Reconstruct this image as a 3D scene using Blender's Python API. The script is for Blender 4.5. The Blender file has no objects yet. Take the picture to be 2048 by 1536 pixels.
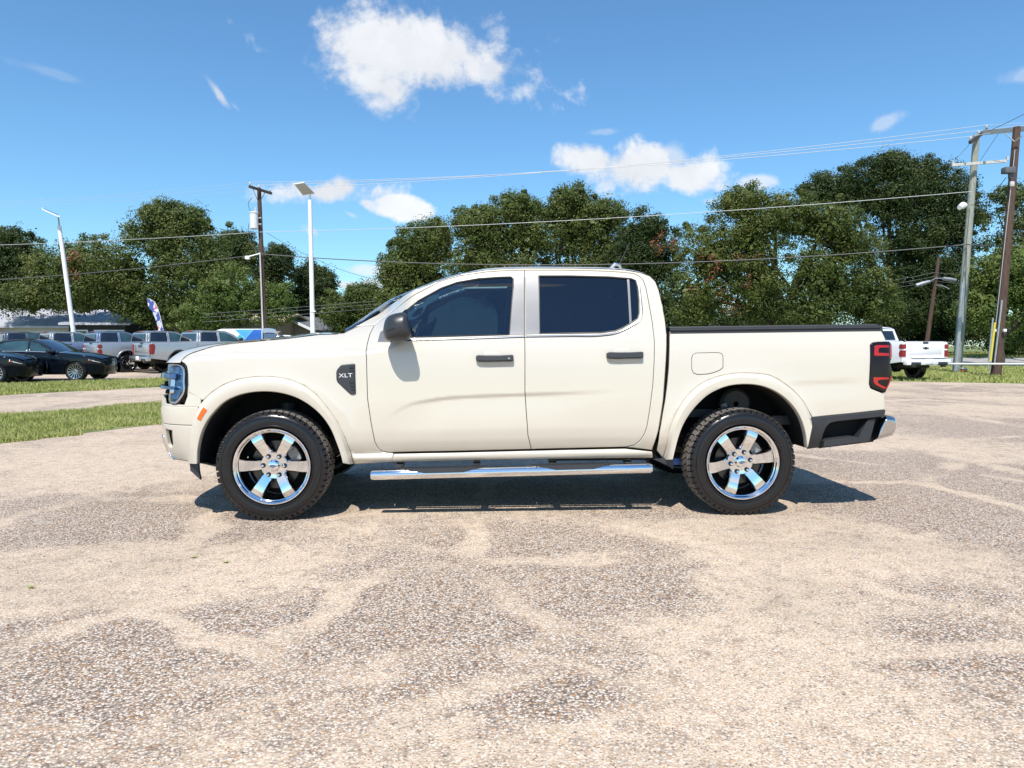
import bpy, bmesh, math, random
import numpy as np
from mathutils import Vector, Matrix
from mathutils.geometry import delaunay_2d_cdt
random.seed(7); RNG = np.random.default_rng(11)
R = math.radians
scene = bpy.context.scene
col = scene.collection

# ------------------------------------------------------------------ camera
F, CU, CV, CAMH, PITCH = 1420.0, 1024.0, 768.0, 1.21, R(3.06)
cd = bpy.data.cameras.new('camera'); cam = bpy.data.objects.new('camera', cd); col.objects.link(cam)
cd.sensor_width = 36.0; cd.lens = 36.0 * F / 2048.0; cd.clip_start = 0.05; cd.clip_end = 3000
cam.location = (0, 0, CAMH); cam.rotation_euler = (math.pi / 2 - PITCH, 0, 0)
scene.camera = cam
CP, SP = math.cos(PITCH), math.sin(PITCH)
def ray(u, v):
    u = np.asarray(u, float); v = np.asarray(v, float)
    a = (u - CU) / F; b = (CV - v) / F
    return np.stack([a, CP + b * SP, -SP + b * CP], -1)
def W(u, v, D):                                   # the world point at depth D seen at a photo pixel
    d = ray(u, v); return Vector(d * (D / d[1]) + np.array([0, 0, CAMH]))
def G(u, v, z=0.0):                               # the ground point seen at a photo pixel
    d = ray(u, v); k = (z - CAMH) / d[2]; return Vector((d[0] * k, d[1] * k, z))

# ------------------------------------------------------------------ light
SUN_TO = Vector((-0.13, -0.66, 1.0)).normalized()
sd = bpy.data.lights.new('sun', 'SUN'); sun = bpy.data.objects.new('sun', sd); col.objects.link(sun)
sd.energy = 4.6; sd.angle = R(0.53); sd.color = (1.0, 0.955, 0.885)
sun.rotation_euler = SUN_TO.to_track_quat('Z', 'Y').to_euler()
world = bpy.data.worlds.new('World'); scene.world = world; world.use_nodes = True
SKY_STRENGTH = 0.13
EXPOSURE = 0.38
scene.view_settings.view_transform = 'Standard'; scene.view_settings.look = 'None'
scene.view_settings.exposure = EXPOSURE; scene.view_settings.gamma = 1.0
scene.view_settings.use_curve_mapping = False
scene.render.engine = 'CYCLES'
scene.cycles.max_bounces = 8; scene.cycles.transparent_max_bounces = 12
scene.cycles.caustics_reflective = False; scene.cycles.caustics_refractive = False
scene.cycles.use_denoising = True

def build_world():
    nt = world.node_tree; N = nt.nodes; L = nt.links; N.clear()
    out = N.new('ShaderNodeOutputWorld'); bg = N.new('ShaderNodeBackground'); L.new(bg.outputs[0], out.inputs[0])
    sky = N.new('ShaderNodeTexSky'); sky.sky_type = 'NISHITA'; sky.sun_disc = False
    sky.sun_elevation = math.asin(SUN_TO.z); sky.sun_rotation = math.atan2(SUN_TO.x, SUN_TO.y)
    sky.air_density = 1.15; sky.dust_density = 0.1; sky.ozone_density = 4.5; sky.altitude = 20
    bg.inputs['Strength'].default_value = SKY_STRENGTH
    tc = N.new('ShaderNodeTexCoord'); nrm = N.new('ShaderNodeVectorMath'); nrm.operation = 'NORMALIZE'
    L.new(tc.outputs['Generated'], nrm.inputs[0]); D = nrm.outputs[0]
    def m(op, a, b=None, clamp=False):
        n = N.new('ShaderNodeMath'); n.operation = op; n.use_clamp = clamp
        for i, x in enumerate((a, b)):
            if x is None: continue
            if isinstance(x, (int, float)): n.inputs[i].default_value = x
            else: L.new(x, n.inputs[i])
        return n.outputs[0]
    def dot(vec):
        n = N.new('ShaderNodeVectorMath'); n.operation = 'DOT_PRODUCT'; L.new(D, n.inputs[0]); n.inputs[1].default_value = vec
        return n.outputs['Value']
    def noise(scale, detail, rough, dist=0.0):
        n = N.new('ShaderNodeTexNoise'); n.inputs['Scale'].default_value = scale; n.inputs['Detail'].default_value = detail
        n.inputs['Roughness'].default_value = rough; n.inputs['Distortion'].default_value = dist; L.new(D, n.inputs['Vector']); return n.outputs['Fac']
    nz = m('SUBTRACT', noise(9.0, 9.0, 0.6, 0.25), 0.5)
    nz2 = m('SUBTRACT', noise(28.0, 6.0, 0.65), 0.5)
    nn = m('ADD', m('MULTIPLY', nz, 3.6), m('MULTIPLY', nz2, 1.2))
    total = None
    # photo u, v, half width, half height (pixels), tilt degrees, opacity
    clouds = [(830,110,250,92,-3,1.0),(775,175,110,50,-20,.9),(960,140,110,45,0,.75),
              (1185,322,85,32,-8,1.0),(1275,338,115,52,-4,1.1),(1375,352,75,40,-12,1.0),(1350,318,45,28,-30,.55),
              (655,384,120,30,4,1.1),(690,375,56,30,0,1.0),(800,414,62,23,-10,1.1),(735,408,30,14,-14,.7),
              (440,190,48,11,-52,.6),(470,213,24,8,-40,.3),(625,463,28,14,-28,.7),(1515,366,42,16,0,.6),(1765,246,34,16,20,.42),
              (735,540,58,13,0,.6),(690,570,40,13,0,.75),(745,572,55,16,0,.65),(1205,264,34,8,0,.32),(1425,402,28,10,0,.4),(700,428,18,7,-20,.4),
              (120,150,70,10,-8,.22),(2060,150,40,14,0,.35)]
    dirs = [(Vector(ray(u, v)).normalized(), hw / F, hh / F, t, o) for u, v, hw, hh, t, o in clouds]
    r2 = random.Random(4)                          # the same kind of clouds all the way round
    for k in range(16):
        az = R(100 + 340 / 16 * k * 0.62 + r2.uniform(-8, 8)); el = R(r2.choice([6, 9, 12, 18, 26, 38]))
        d = Vector((math.sin(az) * math.cos(el), math.cos(az) * math.cos(el), math.sin(el)))
        s = r2.uniform(.08, .20); dirs.append((d, s * 1.5, s * .35, r2.uniform(-8, 8), r2.uniform(.6, 1)))
    for az, el, hw, hh in ((183, 33, .30, .045), (168, 31, .16, .035), (200, 29, .2, .04), (176, 47, .10, .03)):
        az, el = R(az), R(el); dirs.append((Vector((math.sin(az) * math.cos(el), math.cos(az) * math.cos(el), math.sin(el))), hw, hh, 0, 1.0))
    for d, hw, hh, t, o in dirs:
        r = d.cross(Vector((0, 0, 1))).normalized(); up = r.cross(d)
        c, s = math.cos(R(t)), math.sin(R(t))
        a = r * c + up * s; b = up * c - r * s
        da = dot(tuple(a / hw)); db = dot(tuple(b / hh))
        e = m('SQRT', m('ADD', m('MULTIPLY', da, da), m('MULTIPLY', db, db)))
        f = m('SUBTRACT', 1.0, e)
        f = m('MULTIPLY', m('ADD', m('MULTIPLY', f, 1.3), nn), o * 1.25, clamp=False)
        front = m('GREATER_THAN', dot(tuple(d)), 0.5)
        inside = m('LESS_THAN', e, 1.9)
        f = m('MULTIPLY', m('MULTIPLY', m('ADD', f, 0.0, clamp=True), front), inside)
        f = m('MINIMUM', f, min(1.0, o))
        total = f if total is None else m('MAXIMUM', total, f)
    rmp = N.new('ShaderNodeMapRange'); rmp.interpolation_type = 'SMOOTHSTEP'; L.new(total, rmp.inputs[0])
    rmp.inputs[1].default_value = 0.0; rmp.inputs[2].default_value = .95; rmp.inputs[4].default_value = 0.96
    shade = N.new('ShaderNodeMapRange'); L.new(nz, shade.inputs[0])
    shade.inputs[1].default_value = -.2; shade.inputs[2].default_value = .2; shade.inputs[3].default_value = .80; shade.inputs[4].default_value = 1.06
    cc = N.new('ShaderNodeVectorMath'); cc.operation = 'SCALE'; cc.inputs[0].default_value = (5.6, 5.75, 6.0); L.new(shade.outputs[0], cc.inputs['Scale'])
    tint = N.new('ShaderNodeVectorMath'); tint.operation = 'MULTIPLY'; L.new(sky.outputs[0], tint.inputs[0]); tint.inputs[1].default_value = (.64, .89, 1.0)
    mix = N.new('ShaderNodeMix'); mix.data_type = 'RGBA'
    L.new(rmp.outputs[0], mix.inputs[0]); L.new(tint.outputs[0], mix.inputs[6]); L.new(cc.outputs[0], mix.inputs[7])
    L.new(mix.outputs[2], bg.inputs['Color'])
    world.cycles.sampling_method = 'MANUAL'; world.cycles.sample_map_resolution = 512
build_world()

# ------------------------------------------------------------------ materials
def mat(name, colr, rough=.5, metal=0., coat=0., spec=.5, var=.06, vscale=6., bump=0., bscale=60., trans=0., alpha=1., croug=.03, emis=None):
    M = bpy.data.materials.new(name); M.use_nodes = True; nt = M.node_tree; N = nt.nodes; L = nt.links
    p = N['Principled BSDF']
    p.inputs['Roughness'].default_value = rough; p.inputs['Metallic'].default_value = metal
    p.inputs['Coat Weight'].default_value = coat; p.inputs['Coat Roughness'].default_value = croug
    p.inputs['Specular IOR Level'].default_value = spec
    p.inputs['Transmission Weight'].default_value = trans; p.inputs['Alpha'].default_value = alpha
    tc = N.new('ShaderNodeTexCoord')
    n = N.new('ShaderNodeTexNoise'); n.inputs['Scale'].default_value = vscale; n.inputs['Detail'].default_value = 5; L.new(tc.outputs['Object'], n.inputs['Vector'])
    r = N.new('ShaderNodeMapRange'); L.new(n.outputs['Fac'], r.inputs[0]); r.inputs[1].default_value = .3; r.inputs[2].default_value = .7
    r.inputs[3].default_value = 1 - var; r.inputs[4].default_value = 1 + var
    s = N.new('ShaderNodeVectorMath'); s.operation = 'SCALE'; s.inputs[0].default_value = colr; L.new(r.outputs[0], s.inputs['Scale'])
    L.new(s.outputs[0], p.inputs['Base Color'])
    if bump:
        b = N.new('ShaderNodeBump'); b.inputs['Strength'].default_value = bump; b.inputs['Distance'].default_value = .01
        n2 = N.new('ShaderNodeTexNoise'); n2.inputs['Scale'].default_value = bscale; n2.inputs['Detail'].default_value = 6; L.new(tc.outputs['Object'], n2.inputs['Vector'])
        L.new(n2.outputs['Fac'], b.inputs['Height']); L.new(b.outputs[0], p.inputs['Normal'])
    return M
def glass(name, tint, t=.3, rough=.0, base=(.01, .012, .016)):
    M = bpy.data.materials.new(name); M.use_nodes = True; nt = M.node_tree; N = nt.nodes; L = nt.links
    N.remove(N['Principled BSDF']); out = N['Material Output']
    tr = N.new('ShaderNodeBsdfTransparent'); tr.inputs[0].default_value = (*[c * t for c in tint], 1)
    df = N.new('ShaderNodeBsdfDiffuse'); df.inputs[0].default_value = (*base, 1)
    gl = N.new('ShaderNodeBsdfGlossy'); gl.inputs['Roughness'].default_value = rough; gl.inputs[0].default_value = (.9, .95, 1, 1)
    fr = N.new('ShaderNodeFresnel'); fr.inputs['IOR'].default_value = 1.62
    a = N.new('ShaderNodeAddShader'); L.new(tr.outputs[0], a.inputs[0]); L.new(df.outputs[0], a.inputs[1])
    mx = N.new('ShaderNodeMixShader'); L.new(fr.outputs[0], mx.inputs[0]); L.new(a.outputs[0], mx.inputs[1]); L.new(gl.outputs[0], mx.inputs[2])
    L.new(mx.outputs[0], out.inputs[0]); return M

M_PAINT = mat('cream_paint', (.585, .538, .452), .32, 0, 1.0, .5, .012, 3)
M_CHROME = mat('chrome', (.82, .83, .85), .06, 1.0, var=.02)
M_POLISH = mat('polished_steel', (.78, .78, .78), .13, 1.0, var=.04, vscale=30)
M_SATIN = mat('satin_grey_trim', (.20, .20, .205), .42, .35, var=.05)
M_SILVER = mat('silver_trim', (.55, .56, .58), .25, .9, var=.03)
M_BLACKP = mat('black_textured_plastic', (.030, .031, .034), .48, bump=.12, bscale=900, var=.1)
M_GREYP = mat('dark_grey_plastic', (.030, .032, .036), .5, bump=.1, bscale=700, var=.1)
M_GLOSSB = mat('gloss_black', (.008, .009, .011), .08, coat=.6)
M_MIRROR = mat('mirror_shell_grey', (.028, .030, .034), .36, var=.05)
M_RUBBER = mat('tyre_rubber', (.009, .009, .011), .24, var=.2, vscale=14, bump=.04, bscale=160)
M_TREAD = mat('dusty_tread_rubber', (.155, .138, .120), .75, var=.35, vscale=20)
M_LINER = mat('wheel_well_liner', (.006, .006, .007), .9)
M_UNDER = mat('underbody_black', (.012, .012, .013), .7, var=.3)
M_FRAME = mat('frame_grey_metal', (.06, .062, .062), .55, .3, var=.3)
M_DISC = mat('brake_disc_steel', (.085, .082, .08), .35, .9, var=.1)
M_CALIPER = mat('caliper_grey', (.34, .33, .32), .5, .3)
M_GLASSF = glass('tinted_glass', (.72, .90, .95), .70, base=(.003, .006, .014))
M_GLASSR = glass('privacy_glass', (.3, .36, .45), .10, base=(.004, .006, .012))
M_WIND = glass('windshield_glass', (.85, .93, .93), .7)
M_AMBER = mat('amber_lens', (.72, .14, .012), .15, coat=.6)
M_RED = mat('red_lamp_lens', (.40, .008, .006), .12, coat=.4, var=.1)
M_SMOKE = mat('smoked_lamp_lens', (.010, .004, .005), .10, 0, .15, .3)
M_LAMPSKY = mat('lamp_sky_tint', (.10, .17, .28), .10, .85, var=.45, vscale=30)  # blue tint paints the sky's reflection into the lamp parts
M_INTERIOR = mat('cabin_black', (.012, .013, .016), .7)
M_SEAT = mat('seat_cloth_dark', (.020, .021, .024), .9, bump=.2, bscale=200)
M_GREYGREEN = mat('cabin_trim_grey', (.62, .70, .66), .6)
M_WHITE = mat('white_lettering', (.75, .76, .78), .35)
M_BLUEOVAL = mat('emblem_blue', (.03, .06, .16), .2, coat=1)

# ------------------------------------------------------------------ mesh helpers
def link(name, me, m, parent=None):
    o = bpy.data.objects.new(name, me); col.objects.link(o)
    if m is not None: me.materials.append(m)
    if parent is not None: o.parent = parent
    return o
def mesh(name, vs, fs, m, parent=None, smooth=True, ang=38):
    me = bpy.data.meshes.new(name)
    me.from_pydata([tuple(map(float, v)) for v in vs], [], [tuple(int(i) for i in f) for f in fs]); me.validate()
    if smooth:
        me.polygons.foreach_set('use_smooth', [True] * len(me.polygons)); me.set_sharp_from_angle(angle=R(ang))
    return link(name, me, m, parent)
class MB:                                          # a small builder that gathers shapes for ONE object
    def __init__(s): s.v = []; s.f = []
    def add(s, vs, fs):
        o = len(s.v); s.v += [tuple(v) for v in vs]; s.f += [tuple(i + o for i in f) for f in fs]; return s
    def box(s, c, d, rz=0., M=None, bev=0.):
        bm = bmesh.new(); bmesh.ops.create_cube(bm, size=1)
        bmesh.ops.scale(bm, vec=d, verts=bm.verts)
        if bev: bmesh.ops.bevel(bm, geom=bm.edges[:], offset=min(bev, min(d) * .45), segments=2, affect='EDGES', profile=.5)
        X = Matrix.Translation(c) @ Matrix.Rotation(rz, 4, 'Z')
        if M is not None: X = Matrix.Translation(c) @ M
        bmesh.ops.transform(bm, matrix=X, verts=bm.verts); bm.verts.index_update()
        s.add([v.co[:] for v in bm.verts], [[v.index for v in f.verts] for f in bm.faces]); bm.free(); return s
    def tube(s, pts, r, n=8, cap=True):
        pts = [Vector(p) for p in pts]; rs = r if isinstance(r, (list, tuple)) else [r] * len(pts)
        vs = []; ref = None
        for i, p in enumerate(pts):
            t = ((pts[min(i + 1, len(pts) - 1)] - pts[max(i - 1, 0)])).normalized()
            if ref is None: ref = t.orthogonal().normalized()
            ref = (ref - t * ref.dot(t)); ref = ref.normalized() if ref.length > 1e-6 else t.orthogonal().normalized()
            b = t.cross(ref)
            vs += [p + (ref * math.cos(2 * math.pi * k / n) + b * math.sin(2 * math.pi * k / n)) * rs[i] for k in range(n)]
        fs = [[i * n + k, i * n + (k + 1) % n, (i + 1) * n + (k + 1) % n, (i + 1) * n + k] for i in range(len(pts) - 1) for k in range(n)]
        if cap: fs += [list(range(n))[::-1], [(len(pts) - 1) * n + k for k in range(n)]]
        return s.add(vs, fs)
    def lathe(s, prof, n=48, M=None, close=False):      # prof: (axial, radius); axis = local Y
        vs = []
        for a, r in prof:
            for k in range(n):
                th = 2 * math.pi * k / n; vs.append(Vector((r * math.cos(th), a, r * math.sin(th))))
        m_ = len(prof)
        fs = [[i * n + k, i * n + (k + 1) % n, ((i + 1) % m_) * n + (k + 1) % n, ((i + 1) % m_) * n + k] for i in range(m_ if close else m_ - 1) for k in range(n)]
        if M is not None: vs = [M @ v for v in vs]
        return s.add(vs, fs)
    def prism(s, poly, y0, y1):                         # polygon in (X, Z), extruded along Y
        n = len(poly); vs = [(p[0], y0, p[1]) for p in poly] + [(p[0], y1, p[1]) for p in poly]
        fs = [list(range(n)), list(range(n, 2 * n))[::-1]] + [[i, (i + 1) % n, n + (i + 1) % n, n + i][::-1] for i in range(n)]
        return s.add(vs, fs)
    def build(s, name, m, parent=None, smooth=True, ang=38, fix=True):
        o = mesh(name, s.v, s.f, m, parent, False)
        if fix:
            bm = bmesh.new(); bm.from_mesh(o.data); bmesh.ops.recalc_face_normals(bm, faces=bm.faces); bm.to_mesh(o.data); bm.free()
        if smooth:
            o.data.polygons.foreach_set('use_smooth', [True] * len(o.data.polygons)); o.data.set_sharp_from_angle(angle=R(ang))
        return o
def tag(o, label=None, cat=None, group=None, kind=None):
    if label: o['label'] = label
    if cat: o['category'] = cat
    if group: o['group'] = group
    if kind: o['kind'] = kind
    return o
def thing(name, label, cat, loc=(0, 0, 0), rz=0., group=None):
    o = bpy.data.objects.new(name, None); col.objects.link(o); o.location = loc; o.rotation_euler = (0, 0, rz); o.empty_display_size = .2
    return tag(o, label, cat, group)
def copy_tree(o, parent=None):
    c = o.copy(); col.objects.link(c); c.parent = parent
    for ch in list(o.children): copy_tree(ch, c)
    return c
def pch(xs, ys):                                   # monotone cubic through points
    x = np.array(xs, float); y = np.array(ys, float); h = np.diff(x); dl = np.diff(y) / h
    m = np.zeros_like(y); m[0] = dl[0]; m[-1] = dl[-1]
    for i in range(1, len(x) - 1):
        if dl[i - 1] * dl[i] > 0:
            w1 = 2 * h[i] + h[i - 1]; w2 = h[i] + 2 * h[i - 1]; m[i] = (w1 + w2) / (w1 / dl[i - 1] + w2 / dl[i])
    def f(t):
        t = np.clip(np.asarray(t, float), x[0], x[-1]); i = np.clip(np.searchsorted(x, t) - 1, 0, len(h) - 1)
        s = (t - x[i]) / h[i]; s2 = s * s; s3 = s2 * s
        return (2*s3-3*s2+1)*y[i] + (s3-2*s2+s)*h[i]*m[i] + (-2*s3+3*s2)*y[i+1] + (s3-s2)*h[i]*m[i+1]
    return f
def sstep(a, b, x): t = np.clip((np.asarray(x, float) - a) / (b - a), 0, 1); return t * t * (3 - 2 * t)
def resample(poly, step, closed=True):
    P = np.array(poly, float); out = []
    n = len(P); last = n if closed else n - 1
    for i in range(last):
        a, b = P[i], P[(i + 1) % n]; k = max(1, int(math.ceil(np.linalg.norm(b - a) / step)))
        for j in range(k): out.append(a + (b - a) * j / k)
    if not closed: out.append(P[-1])
    return np.array(out)
def smooth_line(poly, n):                          # a smooth curve through the traced points, n samples
    P = np.array(poly, float); d = np.r_[0, np.cumsum(np.linalg.norm(np.diff(P, axis=0), axis=1))]
    t = np.linspace(0, d[-1], n); return np.stack([pch_free(d, P[:, k])(t) for k in range(P.shape[1])], -1)
def pch_free(x, y):
    x = np.asarray(x); y = np.asarray(y); m = np.gradient(y, x)
    def f(t):
        i = np.clip(np.searchsorted(x, t) - 1, 0, len(x) - 2); h = x[i+1]-x[i]; s = (t-x[i])/h; s2=s*s; s3=s2*s
        return (2*s3-3*s2+1)*y[i] + (s3-2*s2+s)*h*m[i] + (-2*s3+3*s2)*y[i+1] + (s3-s2)*h*m[i+1]
    return f
def area2(P): x, y = P[:, 0], P[:, 1]; return float(np.sum(x * np.roll(y, -1) - np.roll(x, -1) * y))
def inpoly(pts, P):
    x, y = pts[:, 0], pts[:, 1]; ins = np.zeros(len(pts), bool); j = len(P) - 1
    for i in range(len(P)):
        xi, yi, xj, yj = P[i, 0], P[i, 1], P[j, 0], P[j, 1]
        c = ((yi > y) != (yj > y)); den = (yj - yi) if abs(yj - yi) > 1e-12 else 1e-12
        ins ^= c & (x < (xj - xi) * (y - yi) / den + xi); j = i
    return ins
def offset(P, d):                                  # shrink a counter-clockwise polygon by d
    e = np.roll(P, -1, 0) - P; L = np.linalg.norm(e, axis=1, keepdims=True); L[L < 1e-9] = 1e-9; e = e / L
    n = np.stack([-e[:, 1], e[:, 0]], -1); nb = n + np.roll(n, 1, 0)
    q = np.sum(nb * n, 1, keepdims=True); q[np.abs(q) < .35] = .35
    return P + nb / q * d, -nb / np.maximum(np.linalg.norm(nb, axis=1, keepdims=True), 1e-9)
YC = .93
def patch(name, poly, S, m, parent, holes=(), step=.02, inset=.006, gap=.0022, roll=.0035, flange=.02, thick=0., flip=False, mirror=False):
    """A panel over the smooth surface S(a, b) -> (X, y, Z) bounded by poly, with rolled edges and a return flange."""
    rings = []
    for k, q in enumerate([poly] + list(holes)):
        q = resample(np.array(q, float), step)
        if area2(q) < 0: q = q[::-1]
        s = 1 if k == 0 else -1
        o, nr = offset(q, gap * s); i_, _ = offset(q, (gap + inset) * s); rings.append((o, i_, nr * s))
    outer = rings[0]
    lo = outer[1].min(0); hi = outer[1].max(0)
    gx = np.arange(lo[0], hi[0], step); gy = np.arange(lo[1], hi[1], step)
    g = np.stack(np.meshgrid(gx, gy), -1).reshape(-1, 2)
    g = g[inpoly(g, outer[1])]
    for h in rings[1:]: g = g[~inpoly(g, h[1])]
    allr = np.concatenate([r[1] for r in rings])
    if len(g):
        dm = np.full(len(g), 9.)
        for c in range(0, len(allr), 64):
            dm = np.minimum(dm, np.linalg.norm(g[:, None] - allr[None, c:c + 64], axis=2).min(1))
        g = g[dm > step * .45]
    pts = []; edges = []; kind = []; nrm2 = []
    for o, i_, nr in rings:
        for ring, kd in ((o, 1), (i_, 0)):
            b = len(pts); n = len(ring); pts += list(ring); edges += [(b + j, b + (j + 1) % n) for j in range(n)]
            kind += [kd] * n; nrm2 += list(nr)
    nr_ = len(pts); pts += list(g); kind += [0] * len(g); nrm2 += [np.zeros(2)] * len(g)
    V, E, T, vo, eo, fo = delaunay_2d_cdt([Vector(p) for p in pts], edges, [], 0, 1e-7)
    P2 = np.array([v[:] for v in V])
    kd = np.zeros(len(P2)); n2 = np.zeros((len(P2), 2))
    for i, src in enumerate(vo):
        if len(src): kd[i] = kind[src[0]]; n2[i] = nrm2[src[0]]
    T = np.array([t for t in T if len(t) == 3]); cen = P2[T].mean(1)
    keep = inpoly(cen, outer[0])
    for h in rings[1:]: keep &= ~inpoly(cen, h[0])
    T = T[keep]
    e = 2e-4
    def SN(p):
        q = S(p); da = S(p + [e, 0]) - S(p - [e, 0]); db = S(p + [0, e]) - S(p - [0, e])
        n = np.cross(da, db); n /= np.maximum(np.linalg.norm(n, axis=1, keepdims=True), 1e-12)
        if flip: n = -n
        return q, n, da / (2 * e), db / (2 * e)
    Q, Nn, Da, Db = SN(P2)
    side = Da * n2[:, :1] + Db * n2[:, 1:]
    side /= np.maximum(np.linalg.norm(side, axis=1, keepdims=True), 1e-9)
    Q = Q + Nn * thick
    Q = Q - Nn * (kd * roll)[:, None]
    VN = Nn + side * (kd * .9)[:, None]
    VN /= np.linalg.norm(VN, axis=1, keepdims=True)
    fn = np.cross(Q[T[:, 1]] - Q[T[:, 0]], Q[T[:, 2]] - Q[T[:, 0]]); bad = np.sum(fn * Nn[T[:, 0]], 1) < 0
    T[bad] = T[bad][:, ::-1]
    vs = list(Q); fs = [list(t) for t in T]; ns = list(VN)
    if flange:
        for o, i_, nr in rings:
            q, n, da, db = SN(o); sd_ = da * nr[:, :1] + db * nr[:, 1:]; sd_ /= np.maximum(np.linalg.norm(sd_, axis=1, keepdims=True), 1e-9)
            top = q + n * (thick - roll); bot = top - n * flange; b = len(vs); k = len(o)
            vs += list(top) + list(bot); ns += list(sd_) * 2
            for j in range(k):
                f = [b + j, b + (j + 1) % k, b + k + (j + 1) % k, b + k + j]
                nf = np.cross(np.array(vs[f[1]]) - vs[f[0]], np.array(vs[f[2]]) - vs[f[0]])
                fs.append(f if np.dot(nf, sd_[j]) > 0 else f[::-1])
    res = []
    for side_ in ((0, 1) if mirror else (0,)):
        A = np.array(vs); B = np.array(ns); FF = fs
        if side_: A = A * [1, -1, 1] + [0, 2 * YC, 0]; B = B * [1, -1, 1]; FF = [f[::-1] for f in fs]
        me = bpy.data.meshes.new(name); me.from_pydata(A.tolist(), [], FF)
        me.polygons.foreach_set('use_smooth', [True] * len(me.polygons))
        me.normals_split_custom_set_from_vertices(B.tolist())
        par = parent[side_] if isinstance(parent, (list, tuple)) else parent
        res.append(link(name, me, m, par))
    return res
def strip(name, A, B, prof, m, parent, mirror=False, ang=50):
    """A trim strip lofted between two curves; prof = [(s, lift)] along A->B, lift towards -y."""
    A = np.array(A); B = np.array(B); n = len(A); vs = []
    for s, l in prof:
        p = A * (1 - s) + B * s; p = p.copy(); p[:, 1] -= l; vs.append(p)
    k = len(prof); V = np.concatenate(vs)
    fs = [[i * n + j, i * n + j + 1, (i + 1) * n + j + 1, (i + 1) * n + j] for i in range(k - 1) for j in range(n - 1)]
    out = []
    for sd_ in ((0, 1) if mirror else (0,)):
        Q = V * [1, -1, 1] + [0, 2 * YC, 0] if sd_ else V
        par = parent[sd_] if isinstance(parent, (list, tuple)) else parent
        b = MB(); b.add(Q.tolist(), fs); out.append(b.build(name, m, par, ang=ang))
    return out
# ================================================================== the cream pickup
_d1, _d2 = ray(543, 938), ray(1487, 930)
_p1 = _d1 * (4.834 / _d1[1]); _p2 = _d2 * (4.998 / _d2[1])
PSI = math.atan2(_p2[1] - _p1[1], _p2[0] - _p1[0]); WB = math.hypot(_p2[1] - _p1[1], _p2[0] - _p1[0])
ORG = np.array([_p1[0], _p1[1], 0.0])
_c, _s = math.cos(PSI), math.sin(PSI)
LOC = np.array([[_c, _s, 0], [-_s, _c, 0], [0, 0, 1]])
CAML = LOC @ (np.array([0, 0, CAMH]) - ORG)
def lray(P): P = np.array(P, float).reshape(-1, 2); return ray(P[:, 0], P[:, 1]) @ LOC.T
def onto(P, yf):                                   # traced outline -> (X, Z) on the side surface y = yf(X, Z)
    d = lray(P); y = np.full(len(d), .05)
    for _ in range(14):
        k = (y - CAML[1]) / d[:, 1]; X = CAML[0] + k * d[:, 0]; Z = CAML[2] + k * d[:, 2]
        y = .5 * y + .5 * np.clip(yf(X, Z) if callable(yf) else np.full(len(d), yf), -.3, .8)
    return np.stack([X, Z], -1)
def proj(Q):                                       # local points -> photo pixels
    Wd = np.asarray(Q) @ LOC + ORG - [0, 0, CAMH]
    f = Wd[:, 1] * CP - Wd[:, 2] * SP; u_ = Wd[:, 1] * SP + Wd[:, 2] * CP
    return np.stack([CU + F * Wd[:, 0] / f, CV - F * u_ / f], -1)

_base = pch([.30,.40,.46,.50,.56,.64,.75,.90,1.05,1.16,1.25,1.30,1.42,1.55,1.68,1.80],
            [.17,.128,.100,.080,.061,.051,.049,.0535,.060,.073,.096,.113,.150,.192,.240,.300])
_cl = onto([(745,862),(770,838),(800,816),(825,805),(850,800),(900,793),(950,790),(1050,786.5),(1150,783),(1235,779),(1300,776)], .05)
_clf = pch(_cl[:, 0], _cl[:, 1])
_bl = onto([(1560,766),(1630,762),(1735,757)], .05); _blf = pch(_bl[:, 0], _bl[:, 1])
XN0, XNL = -.44, .50                               # where the nose starts to turn, and its length
def _plan(X):                                      # plan curve of the front corner
    t = np.clip((XN0 - X) / XNL, 0, .995); return .92 * (1 - (1 - t ** 2.3) ** (1 / 3.6))
_zs = pch([-.9,-.55,-.2,.3,.62,.95], [1.05,1.10,1.125,1.135,1.15,1.21])
RH = .38
_FLO = None
_rk = pch([.33,.37,.395,.42,.44,.455,.475,.50], [.135,.115,.092,.072,.068,.074,.094,.12])
def yb(X, Z):
    X = np.asarray(X, float); Z = np.asarray(Z, float)
    y = _base(Z - .011 * (X - 1.2))
    A = sstep(.72, 1.15, X) * (1 - sstep(1.75, 2.45, X))
    d = Z - _clf(X)
    rec = (1 - sstep(-.028, .006, d)) * (1 - sstep(.03, .26, -d))
    y = y + .0105 * A * rec
    A2 = sstep(3.55, 3.75, X) * (1 - sstep(4.0, 4.22, X)); d2 = Z - _blf(X)
    y = y + .004 * A2 * (1 - sstep(-.03, .008, d2)) * (1 - sstep(.03, .16, -d2))
    sh = np.maximum(0, Z - _zs(X)); y = y + (1 - sstep(.62, .98, X)) * (1.15 * sh ** 1.0 * sstep(0, .05, sh) + 2.2 * sh ** 2)
    y = y + _plan(X) * .93
    wr = (1 - sstep(.440, .468, Z)) * sstep(.50, .56, X) * (1 - sstep(.9, .95, X)); y = y * (1 - wr) + wr * (_rk(Z - .011 * (X - 1.2)) + .004)
    for hx in (0.0, WB):                           # swelling towards the flares
        r = np.hypot((X - hx) * 1.0, (Z - .40) * 1.02); f = np.exp(-np.maximum(0, r - .60) / .055)
        y = y - .014 * f * sstep(.30, .50, Z)
    t = np.clip((X - (XT - .11)) / .11, 0, .985); y = y + .10 * (1 - np.sqrt(1 - t * t))
    return y
XT = 4.32
XT = float(onto([(1781, 720)], .14)[0, 0])
S_side = lambda p: np.stack([p[:, 0], yb(p[:, 0], p[:, 1]), p[:, 1]], -1)
def Soff(d): return lambda p: S_side(p) + [0, d, 0]

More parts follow.
